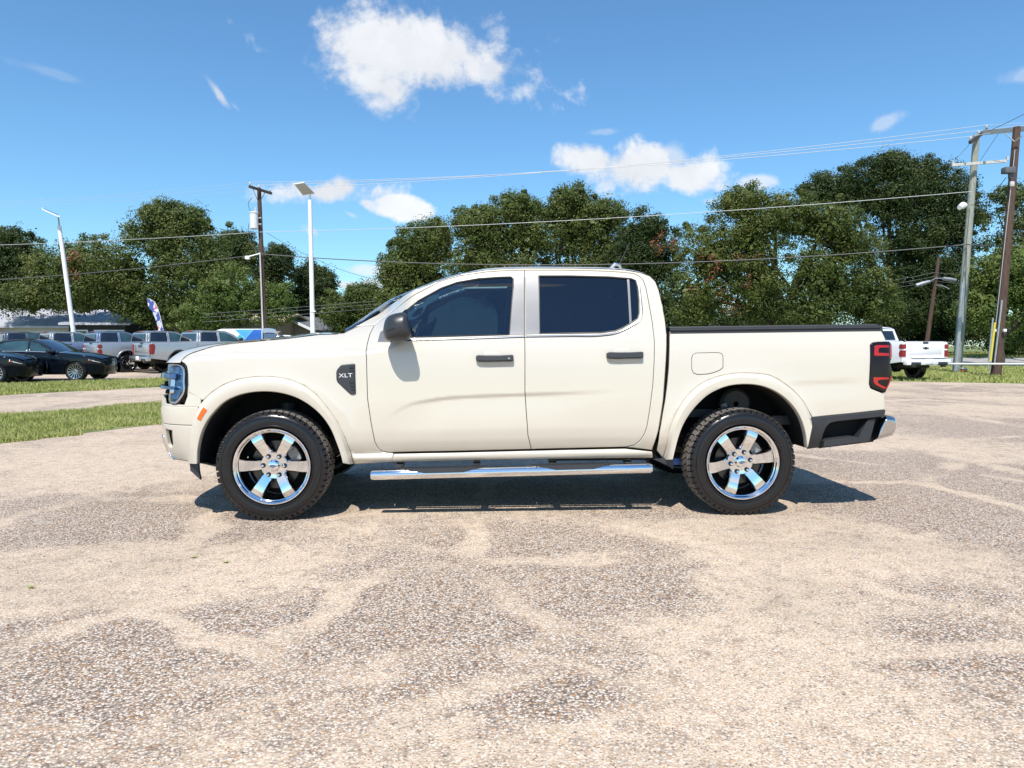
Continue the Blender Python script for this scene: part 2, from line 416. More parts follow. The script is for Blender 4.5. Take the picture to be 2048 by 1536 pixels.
truck = thing('pickup_truck', 'cream crew cab pickup seen side on, with chrome six spoke wheels and chrome step bar', 'pickup truck', ORG, PSI)

FL_IN_F = [(395,927),(396,906),(399,886),(405,864),(415,843),(430,823),(450,804),(475,791.5),(505,784.5),(535,783),(565,786.5),(595,796),(622,812),(645,833),(662,858),(673,884),(681,906),(686,925)]
FL_OUT_F = [(373.5,925),(374.5,896),(378,870),(384,847),(393,822),(406,801),(424,784),(447,769.5),(475,759),(510,753.5),(546,753.5),(578,759),(608,771),(633,790),(655,816),(675,845),(690,876),(700,902),(707.5,928)]
FL_IN_R = [(1345,918),(1350,897),(1357,872),(1367,847),(1383,822),(1399,804),(1415,790),(1433,780),(1452,773),(1489,768.5),(1526,773),(1555,786),(1581,808),(1598,833),(1608,862),(1613,896)]
FL_OUT_R = [(1326,918),(1331,901),(1340,857),(1351,829),(1366,803),(1382,784),(1400,769),(1418,759.5),(1440,752),(1466,747),(1492,746),(1516,747),(1538,750),(1556,758),(1572,769),(1586,780),(1598,792),(1608,804),(1616,818),(1624,834)]
DOOR_F = [(758,899),(754,893),(750,885),(742,845),(735,797),(733,715),(734,689),(740,666),(748,650),(765,635.5),(794,614),(843,582.5),(882,562),(921,551),(973,543.5),(1010,541),(1049.5,540)]
GAP_M = [(1049.5,540),(1049.5,600),(1049.5,670),(1050,780),(1053,829),(1056,871),(1062.5,899)]
DOOR_R_TOP = [(1049.5,540),(1125,540),(1180,541),(1219,542.5),(1250,544.5),(1268,547),(1279,552),(1287,561),(1292,575),(1297,601),(1305,645),(1309,682),(1308.5,723),(1306,770),(1300,817),(1294,854),(1289,868),(1281,881),(1269,890.5),(1250,894.5)]
DOOR_BOT = [(758,899),(764,902.5),(772,904.5),(787,905),(908,902.8),(1062.5,899),(1150,896.8),(1250,894.5)]
WIN_F = [(809,622),(836,602),(882,576.5),(914,565),(957,557.5),(1000,554.5),(1022,554),(1026.5,558),(1026,575),(1018.5,669.5),(940,671.5),(870,673.5),(817,675),(797,675.5),(788,640)]
WIN_R = [(1078,552),(1140,552),(1219,554),(1262,557.5),(1271,561),(1275,575),(1277.5,600),(1278,626),(1275.5,637),(1259,648),(1245,656),(1231,661.5),(1203,665.5),(1140,666.5),(1079.5,667)]
FENDER = [(376,784),(375.4,750),(374,734),(368.5,727),(362,722.5)] + [(366,717),(372,711.5),(382,706),(400,700),(430,691),(465,686),(510,681.8),(577,675.8),(640,668),(672,667.3),(688,665),(706,656.5),(721,650.5),(748,650.0)] + \
    [(740,666),(734,689),(733,715),(735,797),(742,845),(750,885),(754,893),(758,899),(764,902.5),(772,904.5),(787,905),(786,925),(709,929)] + FL_OUT_F[::-1][:-5] + [(393,822),(406,801)][::-1][0:1] + [(403,800)]

def mk(P, yf=yb): return onto(P, yf)
# ---- fender, doors, cab side, bed side (each on both flanks)
fl_out_f = smooth_line(mk(FL_OUT_F), 60); fl_out_r = smooth_line(mk(FL_OUT_R), 60)
fn = mk(FENDER)
fender = patch('fender', fn, S_side, M_PAINT, truck, mirror=True, step=.02)
dr_hole = mk(WIN_F); rr_hole = mk(WIN_R)
door_f_poly = np.concatenate([mk(DOOR_F), mk(GAP_M)[1:], mk(DOOR_BOT)[1:5][::-1]])
door_r_poly = np.concatenate([mk(GAP_M)[::-1], mk(DOOR_R_TOP)[1:], mk(DOOR_BOT)[5:7][::-1]])
doors_f = patch('door', door_f_poly, S_side, M_PAINT, truck, holes=[dr_hole], mirror=True, step=.0115)
doors_r = patch('door', door_r_poly, S_side, M_PAINT, truck, holes=[rr_hole], mirror=True, step=.0115)
CAB_TOP = [(690,664.5),(722,646),(781,608.5),(839,577),(885,559),(924,547.5),(973,539.5),(1010,537),(1048,536),(1140,536),(1219,537.5),(1250,539.5),(1281,545),(1300,552),(1311,563),(1318,581),(1325,612),(1331,645),(1333.5,672),(1331,739),(1326.5,801),(1316,864),(1304.5,899),(1304,901)]
cab_poly = np.concatenate([mk([(721,650.5),(706,656.5)]), mk(CAB_TOP), mk(DOOR_BOT)[-1:], mk(DOOR_R_TOP)[::-1][1:], mk(DOOR_F)[::-1][1:9]])
cab = patch('cab_side', cab_poly, S_side, M_PAINT, truck, mirror=True, step=.02, flange=.05)
# rocker
def yrock(X, Z): return _rk(Z - .011 * (X - 1.2)) + .004
ROCK = [(787,907)] + [(908,904.6),(1062.5,900.8),(1150,898.6),(1250,896.4),(1304,903)] + [(1306,916.5),(1200,917.5),(1000,920),(786,924.5)]
patch('rocker_panel', mk(ROCK, yrock), lambda p: np.stack([p[:, 0], yrock(p[:, 0], p[:, 1]), p[:, 1]], -1), M_PAINT, truck, mirror=True, step=.015, gap=.001)
# bed side
BED = [(1339,662.5),(1440,661),(1560,659.8),(1680,659),(1762,658.8),(1767.5,669),(1774.5,684.5)] + [(1755,684.5),(1745,686),(1741,690)] + [(1739,768),(1741,775.5),(1754,781),(1768.5,787)] + [(1770.5,800),(1771,819.5),(1700,827.5),(1625,835)] + \
    FL_OUT_R[::-1][1:] + [(1313,901),(1319,864),(1325,830),(1330.5,801),(1334.5,770),(1337.5,739),(1339,700)]
bed = patch('bed_side', mk(BED), S_side, M_PAINT, truck, mirror=True, step=.02)
# ---- flares
FLP = [(0., -.030), (.0, .010), (.04, .019), (.10, .022), (.40, .026), (.66, .029), (.71, .0275), (.76, .021), (.86, .006), (.95, -.001), (1.0, -.008)]
for inn, out_ in ((FL_IN_F, fl_out_f), (FL_IN_R, fl_out_r)):
    i2 = smooth_line(mk(inn, .03), 60)
    yo = yb(out_[:, 0], out_[:, 1])
    A = np.stack([i2[:, 0], np.minimum(yb(i2[:, 0], np.clip(i2[:, 1], .3, 2)), .035), i2[:, 1]], -1)
    if inn is FL_IN_F: A[:, 1] = np.maximum(A[:, 1], np.interp(i2[:, 0], [-.6, -.45], [.05, .02]))
    B = np.stack([out_[:, 0], yo, out_[:, 1]], -1)
    strip('fender_flare', A, B, FLP, M_PAINT, truck, mirror=True, ang=24)
    if inn is FL_IN_F:
        zz = .5 * (A[:, 2] + B[:, 2]); dm = onto([(410, 812), (397, 844)], 0.)[:, 1]; ok = np.where((zz < dm[0] + .0) & (zz > dm[1]) & (A[:, 0] < 0))[0]; a0, a1 = ok[0], ok[-1] + 1
        strip('side_marker', A[a0:a1], B[a0:a1], [(.36, .018), (.37, .0285), (.50, .0305), (.66, .0315), (.67, .018)], M_AMBER, truck, mirror=True)
    Cc = A.copy(); Cc[:, 1] += .03; Dd = A.copy(); Dd[:, 1] = .50
    strip('wheel_well_liner', Cc, Dd, [(0, 0), (1, 0)], M_LINER, truck, mirror=True)
    b = MB(); b.add([tuple(q) for q in Dd] + [(Dd[:, 0].mean(), .50, .35)], [[j, j + 1, len(Dd)] for j in range(len(Dd) - 1)])
    o = b.build('well_back_panel', M_LINER, truck)
    o2 = o.copy(); o2.data = o.data; col.objects.link(o2); o2.parent = truck; o2.location.y = 2 * YC - 1.0
# ---- windows and trims
for k, (poly, ds, gm) in enumerate(((WIN_F, doors_f, M_GLASSF), (WIN_R, doors_r, M_GLASSR))):
    wn_ = patch('window', mk(poly), Soff(.010), gm, ds, mirror=True, gap=-.004, inset=.004, roll=0, flange=0, step=.03)
    wn_[1].data.materials.clear(); wn_[1].data.materials.append(M_GLASSR)  # far glass made darker to cut the light seen through the cab
    q = mk(poly); q3 = S_side(q)
    for d_, sd_ in zip(ds, (0, 1)):                # black rubber seal round the opening
        b = MB(); pts = [Vector(p) for p in q3] + [Vector(q3[0])]
        pts = [Vector((p.x, (2 * YC - p.y if sd_ else p.y) + (-.004 if sd_ else .004), p.z)) for p in pts]
        b.tube(pts, .0055, 6); b.build('window_seal', M_BLACKP, d_)
for (P, d_) in (([(813,678.3),(870,676.6),(940,674.7),(1018,672.2),(1048.5,671.2)], doors_f), ([(1051,671),(1140,669.8),(1203,668.8),(1231,664.5),(1250,656.5),(1262,649.5),(1277.5,639.5),(1281,628),(1279.5,600),(1276,572)], doors_r)):
    q = smooth_line(mk(P), 40); up = np.stack([q[:, 0], yb(q[:, 0], q[:, 1]), q[:, 1]], -1)
    lo_ = up.copy(); nn_ = np.gradient(q, axis=0); nn_ /= np.linalg.norm(nn_, axis=1, keepdims=True)
    lo_[:, 0] += nn_[:, 1] * .016; lo_[:, 2] -= nn_[:, 0] * .016; lo_[:, 1] = yb(lo_[:, 0], lo_[:, 2])
    strip('belt_trim', up, lo_, [(0, 0), (.08, .006), (.45, .0075), (.5, .002)], M_SILVER, d_, mirror=True)
    strip('belt_seal', up, lo_, [(.5, .002), (.55, .0045), (.8, .004), (.95, -.001)], M_BLACKP, d_, mirror=True)
patch('pillar_applique', mk([(1027,553.5),(1048.3,553),(1048.3,669.8),(1019.5,670.3),(1027,575)]), Soff(-.003), M_SATIN, doors_f, mirror=True, gap=.001, inset=.003, step=.03, flange=.008)
patch('pillar_applique', mk([(1051,553),(1077,551.5),(1079.5,667.5),(1051,669.5)]), Soff(-.003), M_SATIN, doors_r, mirror=True, gap=.001, inset=.003, step=.03, flange=.008)
patch('window_divider', mk([(1254.5,557),(1259,557.3),(1264,645.5),(1259.5,648.2)]), Soff(.004), M_SATIN, doors_r, mirror=True, gap=0, inset=.002, step=.03, flange=.006)
patch('mirror_base', mk([(760,663),(781,650),(783,684),(754.5,684)]), Soff(-.006), M_SATIN, doors_f, mirror=True, gap=.001, inset=.005, step=.02, flange=.012)
# ---- door handles
for P, ds, key in (((952,1026.5,711.5,724), doors_f, 1), ((1212.5,1285,705.5,718), doors_r, 0)):
    u0, u1, v0, v1 = P; w = u1 - u0
    grip = mk([(u0, v0 + 1.5), (u0 + 4, v0 - .3), (u0 + w * .3, v0 + .3), (u0 + w * .62, v0 + .2), (u1 - 3, v0 - 1), (u1, v0 + .6), (u1, v1 - 2.5), (u1 - 3, v1 - 1), (u0 + w * .7, v1 - .8), (u0 + w * .3, v1 - 0), (u0 + 5, v1 - .5), (u0, v1 - 3.5)])
    h = patch('handle', grip, S_side, M_GREYP, ds, thick=.038, gap=0, inset=.007, roll=.009, step=.012, flange=.026, mirror=True)
    bowl = mk([(u0 + w * .22, v0 - 6.5), (u0 + w * .27, v0 - 8.5), (u0 + w * .58, v0 - 8.5), (u0 + w * .64, v0 - 6), (u0 + w * .68, v0 - 1), (u1 - 1, v1 - 2), (u1 - 7, v1 + 4.5), (u0 + w * .72, v1 + 7.5), (u0 + w * .4, v1 + 8), (u0 + w * .18, v1 + 5.5), (u0 + 2, v1), (u0 + w * .2, v0)])
    patch('handle_recess', bowl, S_side, M_PAINT, ds, thick=.0005, gap=0, inset=.014, roll=-.004, step=.012, flange=0, mirror=True)
    if key:
        q = S_side(mk([(1017.5, 716.5)]))[0]; b = MB(); b.lathe([(0, 0), (0, .007), (.006, .0085)], 16, Matrix.Translation((q[0], q[1] - .041, q[2]))); b.build('lock_cylinder', M_SILVER, doors_f[0])
# ---- fuel door and vent badge
fd = [(1383,716),(1386,709),(1393,706),(1436,705),(1443,707),(1446,713),(1446,735),(1440,740),(1428,745),(1415,748),(1395,749),(1387,746),(1383.5,739)]
patch('fuel_door', mk(fd), S_side, M_PAINT, bed[0], thick=.0025, gap=.001, inset=.004, roll=.003, step=.02, flange=.004)
q3 = S_side(mk(fd)); b = MB(); b.tube([Vector(p) for p in q3] + [Vector(q3[0])], .0022, 5); b.build('fuel_door_gap', M_UNDER, bed[0])
vt = [(672.7,745),(674,740),(681,731.5),(685,729.5),(708,727.2),(710.5,729),(711,760),(712,787),(709,789),(702,789),(697,785),(675,764),(673,759)]
vent = patch('fender_vent', mk(vt), S_side, M_GREYP, fender, thick=.012, gap=0, inset=.008, roll=.007, step=.014, flange=.016, mirror=True)
for (u, v, w, h) in ((703.5,733.5,9,3.2),(703.5,740.5,9,3.2),(704,763,9,3),(705.5,770,8,3),(706.5,777,7,3)):
    sl = mk([(u - w / 2, v + h * .2), (u, v - h * .8), (u + w / 2, v - h * .3), (u + w / 2, v + h), (u - w / 2, v + h)])
    patch('vent_slot', sl, S_side, M_GLOSSB, vent[0], thick=.0135, gap=0, inset=.002, roll=-.002, step=.02, flange=.004)
def text_mesh(body, size, name, m, parent, loc, rot, extrude=.002, xs=1., bold=0.):
    cu = bpy.data.curves.new(name, 'FONT'); cu.body = body; cu.size = size; cu.extrude = extrude; cu.align_x = 'CENTER'; cu.align_y = 'CENTER'; cu.resolution_u = 3; cu.offset = bold
    t = bpy.data.objects.new(name, cu); col.objects.link(t); dg = bpy.context.evaluated_depsgraph_get(); dg.update()
    me = bpy.data.meshes.new_from_object(t.evaluated_get(dg)); bpy.data.objects.remove(t); bpy.data.curves.remove(cu)
    o = link(name, me, m, parent); o.location = loc; o.rotation_euler = rot; o.scale = (xs, 1, 1); return o
a_, b_ = S_side(mk([(677,752)]))[0], S_side(mk([(707,750)]))[0]
text_mesh('XLT', .040, 'badge_lettering', M_WHITE, vent[0], ((a_[0] + b_[0]) / 2, (a_[1] + b_[1]) / 2 - .0145, (a_[2] + b_[2]) / 2), (R(90), R(-2), math.atan2(b_[1] - a_[1], b_[0] - a_[0])), .001, 1.32, 0.)

# ---- front fascia along the plan curve of the nose
th = np.linspace(0, math.pi / 2, 400)
_xi = np.sin(th) ** (2 / 2.3); _et = np.cos(th) ** (2 / 3.6)
PX = XN0 - XNL * _xi; PY = .045 + (YC - .045) * (1 - _et)
PX = np.r_[PX, PX[::-1][1:]]; PY = np.r_[PY, 2 * YC - PY[::-1][1:]]
ARC = np.r_[0, np.cumsum(np.hypot(np.diff(PX), np.diff(PY)))]; AL = ARC[-1]
_lean = pch([.34,.40,.48,.58,.66,.72,.80,.88,1.0,1.10,1.2], [.12,.075,.040,.016,.008,.006,.012,.026,.045,.062,.10])
def fas(p, d=0.):
    x = np.interp(p[:, 0], ARC, PX); y = np.interp(p[:, 0], ARC, PY)
    tx = np.interp(p[:, 0] + .004, ARC, PX) - np.interp(p[:, 0] - .004, ARC, PX); ty = np.interp(p[:, 0] + .004, ARC, PY) - np.interp(p[:, 0] - .004, ARC, PY)
    l = np.maximum(np.hypot(tx, ty), 1e-9); nx, ny = -ty / l, tx / l      # outward (-X at the nose, -Y at the flank)
    nx, ny = np.where(nx > 0, nx, nx), ny
    k = _lean(p[:, 1]) + d
    w = sstep(0, .30, np.minimum(p[:, 0], AL - p[:, 0]))
    return np.stack([x + (-nx if False else -nx * -1) * -k * (.25 + .75 * w), y - (-ny) * -k * (.25 + .75 * w) * -1 * -1, p[:, 1]], -1)
def fas_(p, d=0.):
    x = np.interp(p[:, 0], ARC, PX); y = np.interp(p[:, 0], ARC, PY)
    tx = np.interp(p[:, 0] + .006, ARC, PX) - np.interp(p[:, 0] - .006, ARC, PX); ty = np.interp(p[:, 0] + .006, ARC, PY) - np.interp(p[:, 0] - .006, ARC, PY)
    l = np.maximum(np.hypot(tx, ty), 1e-9); ox, oy = -ty / l, tx / l
    # moving along the path from near flank (-X then +Y); the outward normal is (-ty, tx): at the flank t=(-1,0) -> (0,-1)
    w = sstep(0, .30, np.minimum(p[:, 0], AL - p[:, 0])); k = -_lean(p[:, 1]) * (.2 + .8 * w) - d
    return np.stack([x + ox * k, y + oy * k, p[:, 1]], -1)
def fonto(P):                                      # traced outline -> (arc, Z) on the fascia
    d = lray(P); out = []
    s = np.linspace(0, AL * .5, 500)
    for di in d:
        z = .7
        for _ in range(6):
            q = fas_(np.stack([s, np.full_like(s, z)], -1))
            cr = (q[:, 0] - CAML[0]) * di[1] - (q[:, 1] - CAML[1]) * di[0]
            i = np.where(np.sign(cr[:-1]) != np.sign(cr[1:]))[0]
            if len(i): i = i[0]; t = cr[i] / (cr[i] - cr[i + 1]); ss = s[i] + t * (s[i + 1] - s[i])
            else: ss = s[np.argmin(np.abs(cr))]
            qq = fas_(np.array([[ss, z]]))[0]; k = math.hypot(qq[0] - CAML[0], qq[1] - CAML[1]) / math.hypot(di[0], di[1]); z = CAML[2] + k * di[2]
        out.append((ss, z))
    return np.array(out)
def Sf(d=0.): return lambda p: fas_(p, d)
_zt = fonto([(403,800),(380,788),(357,810),(341,809),(332,790)])
zsplit = float(fonto([(354,850)])[0, 1]); zlampb = float(fonto([(350,809)])[0, 1]); zlampt = float(fonto([(345,726)])[0, 1]); zbot = float(fonto([(365,926)])[0, 1])
FL_ = dict(flip=True)
def fband(name, z0, z1, m, s0=.02, s1=None, d=0., parent=truck, holes=(), thick=0., gap=.002):
    s1 = AL - .02 if s1 is None else s1
    return patch(name, [(s0, z0), (s1, z0), (s1, z1), (s0, z1)], Sf(d), m, parent, holes=holes, step=.022, gap=gap, flip=FLIPF, thick=thick)
_t = fas_(np.array([[.6, .7], [.6001, .7], [.6, .7001]])); _n = np.cross(_t[1] - _t[0], _t[2] - _t[0]); FLIPF = bool(_n[0] > 0)
fog = fonto([(331,858),(343.5,861.5),(345.5,886),(343,895.5),(337,892)])
SU = float(np.interp(-.505, PX[:300][::-1], ARC[:300][::-1])); SB = float(np.interp(-.545, PX[:300][::-1], ARC[:300][::-1]))
bumper = fband('front_bumper', zbot + .02, zsplit, M_PAINT, s0=SB, holes=[fog, fog * [-1, 1] + [AL, 0]])[0]
for h in (fog, fog * [-1, 1] + [AL, 0]):
    patch('fog_lamp_pocket', h, Sf(.03), M_GLOSSB, bumper, gap=-.002, step=.02, flip=FLIPF)
lamp = fonto([(335,728),(345,726),(360,725.2),(368.6,727.6),(373.5,733.5),(375,747.6),(374.2,784),(365,797),(356.8,808.6),(341,808),(339,790),(334.5,760)])
lamp[:, 0] = np.clip(lamp[:, 0], .03, .78)
GR0 = lamp[:, 0].max() + .01
fband('bumper_upper_band', zsplit, zlampb - .012, M_PAINT, s0=SU)
patch('nose_corner_panel', [(.045, zlampb - .014), (AL * .5 - .0, zlampb - .014), (AL * .5, zlampb + .05), (GR0, zlampb + .05), (GR0 - .12, zlampb + .002), (lamp[:, 0].min() + .02, zlampb + .0), (lamp[:, 0].min() - .002, zlampb + .06), (lamp[:, 0].min() - .004, zlampb + .13), (.045, zlampb + .13)], Sf(.0), M_PAINT, truck, step=.02, gap=0, flip=FLIPF)
# dark backing, grille bars
fband('grille_backing', zlampb - .02, zlampt + .005, M_GLOSSB, s0=.05, s1=AL - .05, d=.035)
for k in range(4):
    z = zlampb + .06 + k * .062; fband('grille_bar', z, z + .03, M_GREYP, s0=GR0 + .02, s1=AL - GR0 - .02, d=-.004 if k in (1, 2) else .012)
for s_ in (0, 1):
    L_ = lamp if not s_ else lamp * [-1, 1] + [AL, 0]
    hl = patch('headlight', L_, Sf(.004), M_GLOSSB, truck, gap=.001, inset=.004, step=.02, flip=FLIPF, flange=.03)[0]
    c0 = L_.mean(0)
    inn = c0 + (L_ - c0) * [.66, .80]; patch('reflector', inn, Sf(-.002), M_LAMPSKY, hl, gap=0, step=.02, flip=FLIPF, flange=.004)
    fr = fonto([(345,730),(358,729.5),(365,733),(368.5,739),(369,760),(368.5,784),(361,797),(354,804.5),(344,804)])
    if s_: fr = fr * [-1, 1] + [AL, 0]
    q = fas_(smooth_line(fr, 40), -.006); b = MB(); b.tube([Vector(p) for p in q], .0075, 8); b.build('daytime_light', M_SILVER, hl)
    for dz, hz in ((.0, .020), (-.082, .011)):      # the clamp bars that run from the lamp into the grille
        zc = zlampt - .088 + dz; s0 = lamp[:, 0].min() + .10; pl = [(s0, zc - hz), (GR0 + .12, zc - hz), (GR0 + .12, zc + hz), (s0, zc + hz)]
        pl = np.array(pl); pl = pl if not s_ else pl * [-1, 1] + [AL, 0]
        patch('clamp_bar', pl, Sf(-.030), M_LAMPSKY, hl, gap=0, inset=.006, roll=.006, step=.02, flip=FLIPF, flange=.05)
    zc = zlampt - .150; s0 = lamp[:, 0].min() + .12
    pl = np.array([(s0, zc - .055), (s0 + .04, zc - .06), (s0 + .04, zc + .045), (s0, zc + .045)]); pl = pl if not s_ else pl * [-1, 1] + [AL, 0]
    patch('lamp_projector', pl, Sf(-.022), M_POLISH, hl, gap=0, inset=.01, roll=.01, step=.02, flip=FLIPF, flange=.04)
skid = [(.22, zbot + .02), (AL - .22, zbot + .02), (AL - .30, zbot + .16), (.38, zbot + .16)]
sk = fonto([(319,873),(326,871.5),(331,892),(340,908),(355,920),(368,927),(345,926),(326,912)])
patch('skid_plate', [(sk[6, 0] + .02, zbot - .004), (AL - sk[6, 0] - .02, zbot - .004), (AL - sk[1, 0] + .02, sk[1, 1]), (sk[1, 0] - .02, sk[1, 1]), (sk[3, 0], sk[3, 1]), (sk[4, 0], sk[4, 1])], Sf(-.012), M_POLISH, bumper, gap=0, step=.025, flip=FLIPF, flange=.03)
b = MB(); pts = fas_(np.stack([np.linspace(.02, AL - .02, 60), np.full(60, zbot + .022)], -1))
b.add([tuple(p) for p in pts] + [(-.35, p[1], .36) for p in pts], [[j, j + 1, 61 + j, 60 + j] for j in range(59)]); b.build('bumper_underside', M_GREYP, bumper)
q = mk([(378.6,925),(396,925),(397,943),(400.5,960),(380,941.6)], .08)
b = MB(); b.prism([tuple(p) for p in q], .085, .11); b.build('mud_flap', M_GREYP, truck)
b = MB(); b.prism([tuple(p) for p in q], 2 * YC - .11, 2 * YC - .085); b.build('mud_flap', M_GREYP, truck)

# ---- hood, windshield, roof, rear of cab
edge = mk([(362,722.5),(366,717),(372,711.5),(382,706),(400,700),(430,691),(465,686),(510,681.8),(577,675.8),(640,668),(672,667.3),(688,665)])
edge3 = S_side(edge)
SIL = np.array([(330,735),(337,724),(339,722),(349,710.5),(359,703),(370.5,698),(388,694),(417,689),(456,684),(510,679),(577,673),(614,667),(656.5,663.5),(682,665.5),(700,668)])
nS, nE = 46, 25
et = np.linspace(0, 1, nE)
es = smooth_line(edge3, nS)
front_y = np.interp(et, [0, 1], [es[0, 1], YC]); fx = []
for y in front_y:
    t = np.clip(1 - (y - .045) / (YC - .045), 0, 1); fx.append(XN0 - XNL * (1 - t ** 3.6) ** (1 / 2.3))
fx = np.array(fx) + .055
GX = np.zeros((nS, nE)); GY = np.zeros((nS, nE)); GZ = np.zeros((nS, nE))
for i in range(nS):
    s = i / (nS - 1); w = (1 - s) ** 2.0
    y = es[i, 1] + (YC - es[i, 1]) * et
    rx = es[i, 0] - .10 * et ** 1.5 * s
    x = rx + w * (fx - fx[0]) * 1.0
    def zz(h): return es[i, 2] + h * (1 - (1 - et) ** 2.2)
    lo, hi = -.02, .30
    for _ in range(30):
        h = .5 * (lo + hi); P = proj(np.stack([x, y, zz(h)], -1)); d = (P[:, 1] - np.interp(P[:, 0], SIL[:, 0], SIL[:, 1])).min()
        if d > 0: lo = h
        else: hi = h
    GX[i], GY[i], GZ[i] = x, y, zz(.5 * (lo + hi))
from_h = GZ[:, -1] - es[:, 2]
def grid_obj(name, X, Y, Z, m, parent, mirror_join=True, thick=.0):
    X2 = np.concatenate([X, X[:, ::-1][:, 1:]], 1); Y2 = np.concatenate([Y, 2 * YC - Y[:, ::-1][:, 1:]], 1); Z2 = np.concatenate([Z, Z[:, ::-1][:, 1:]], 1)
    a, b = X2.shape; vs = np.stack([X2, Y2, Z2], -1).reshape(-1, 3)
    fs = [[i * b + j, i * b + j + 1, (i + 1) * b + j + 1, (i + 1) * b + j] for i in range(a - 1) for j in range(b - 1)]
    o = mesh(name, vs, fs, m, parent, True, 60); bm = bmesh.new(); bm.from_mesh(o.data); bmesh.ops.recalc_face_normals(bm, faces=bm.faces); bm.to_mesh(o.data); bm.free(); return o
k = np.ones(5) / 5
hs = np.convolve(np.pad(from_h, 2, mode='edge'), k, 'valid')
for i in range(nS): GZ[i] = es[i, 2] + (GZ[i] - es[i, 2]) * (hs[i] / from_h[i] if abs(from_h[i]) > 1e-4 else 1)
hood = grid_obj('hood', GX, GY, GZ, M_PAINT, truck)
b = MB(); n_ = nE * 2 - 1                            # hood front lip down to the grille
f3 = np.stack([np.r_[GX[0], GX[0][::-1][1:]], np.r_[GY[0], 2 * YC - GY[0][::-1][1:]], np.r_[GZ[0], GZ[0][::-1][1:]]], -1)
l3 = f3.copy(); l3[:, 2] = np.minimum(zlampt + .004, f3[:, 2] - .004); l3[:, 0] -= .006
b.add(f3.tolist() + l3.tolist(), [[j, j + 1, n_ + j + 1, n_ + j] for j in range(n_ - 1)]); b.build('hood_lip', M_PAINT, hood)
# windshield: between the A pillar edge and the centre
wl = smooth_line(S_side(mk(CAB_TOP[:6])), 16)
WX = np.zeros((16, 13)); WY = WX.copy(); WZ = WX.copy(); ew = np.linspace(0, 1, 13)
for i in range(16):
    bow = (1 - (1 - ew) ** 2.2) * (.085 - .03 * i / 15)
    WX[i] = wl[i, 0] - bow * .62; WY[i] = wl[i, 1] + .004 + (YC - wl[i, 1]) * ew; WZ[i] = wl[i, 2] + .002 + bow * .30 + .010 * np.minimum(1, ew * 9)
wind = grid_obj('windshield', WX, WY, WZ, M_WIND, truck)
b = MB()
cw = np.stack([np.r_[WX[0], WX[0][::-1][1:]], np.r_[WY[0], 2 * YC - WY[0][::-1][1:]], np.r_[WZ[0], WZ[0][::-1][1:]]], -1); hr = np.stack([np.r_[GX[-1], GX[-1][::-1][1:]], np.r_[GY[-1], 2 * YC - GY[-1][::-1][1:]], np.r_[GZ[-1], GZ[-1][::-1][1:]]], -1)
cwr = resample(cw, 9, False); 
hi_ = np.array([np.interp(cw[:, 1], hr[:, 1], hr[:, k_]) for k_ in range(3)]).T; hi_[:, 1] = cw[:, 1]; hi_[:, 2] -= .03
b.add(cw.tolist() + hi_.tolist(), [[j, j + 1, len(cw) + j + 1, len(cw) + j] for j in range(len(cw) - 1)]); b.build('cowl', M_BLACKP, truck)
rl = smooth_line(S_side(mk(CAB_TOP[5:17])), 40)
RX = np.zeros((40, 17)); RY = RX.copy(); RZ = RX.copy(); er = np.linspace(0, 1, 17)
for i in range(40):
    t = i / 39; h = .048 * (1 - .5 * sstep(.86, 1, t)) * (1 - .45 * sstep(.10, 0, t)); c = 1 - (1 - er) ** 2.4
    RX[i] = rl[i, 0] + c * (.05 * sstep(.9, 1, t) - .045 * sstep(.12, 0, t)); RY[i] = rl[i, 1] + (YC - rl[i, 1]) * er ** 1.15; RZ[i] = rl[i, 2] + h * c
roof = grid_obj('roof', RX, RY, RZ, M_PAINT, truck)
bk = smooth_line(S_side(mk(CAB_TOP[16:24])), 20)
BX = np.zeros((20, 9)); BY = BX.copy(); BZ = BX.copy(); eb = np.linspace(0, 1, 9)
for i in range(20):
    c = (1 - (1 - eb) ** 3) * .05 * (1 - i / 25); BX[i] = bk[i, 0] + c; BY[i] = bk[i, 1] + (YC - bk[i, 1]) * eb; BZ[i] = bk[i, 2]
grid_obj('cab_back_wall', BX, BY, BZ, M_PAINT, truck)
b = MB(); zc = bk[3, 2] - .2; b.box((bk[4, 0] + .055, YC, zc), (.012, 1.15, .34), bev=.005); b.build('rear_window', M_GLASSR, truck)
# antenna
q = rl[int(40 * .77)]; b = MB(); ax = float(onto([(1232, 531)], .45)[0, 0]); az = float(np.interp(ax, rl[:, 0], rl[:, 2]))
b.tube([(ax - .04, .50, az + .025), (ax + .0, .50, az + .062), (ax + .035, .50, az + .055), (ax + .05, .50, az + .03)], [.012, .016, .014, .008], 8)
b.build('antenna_fin', M_SILVER, roof); b = MB(); b.tube([(ax + .03, .50, az + .055), (ax + .115, .50, az + .225)], [.004, .0025], 6); b.build('antenna_mast', M_BLACKP, roof)
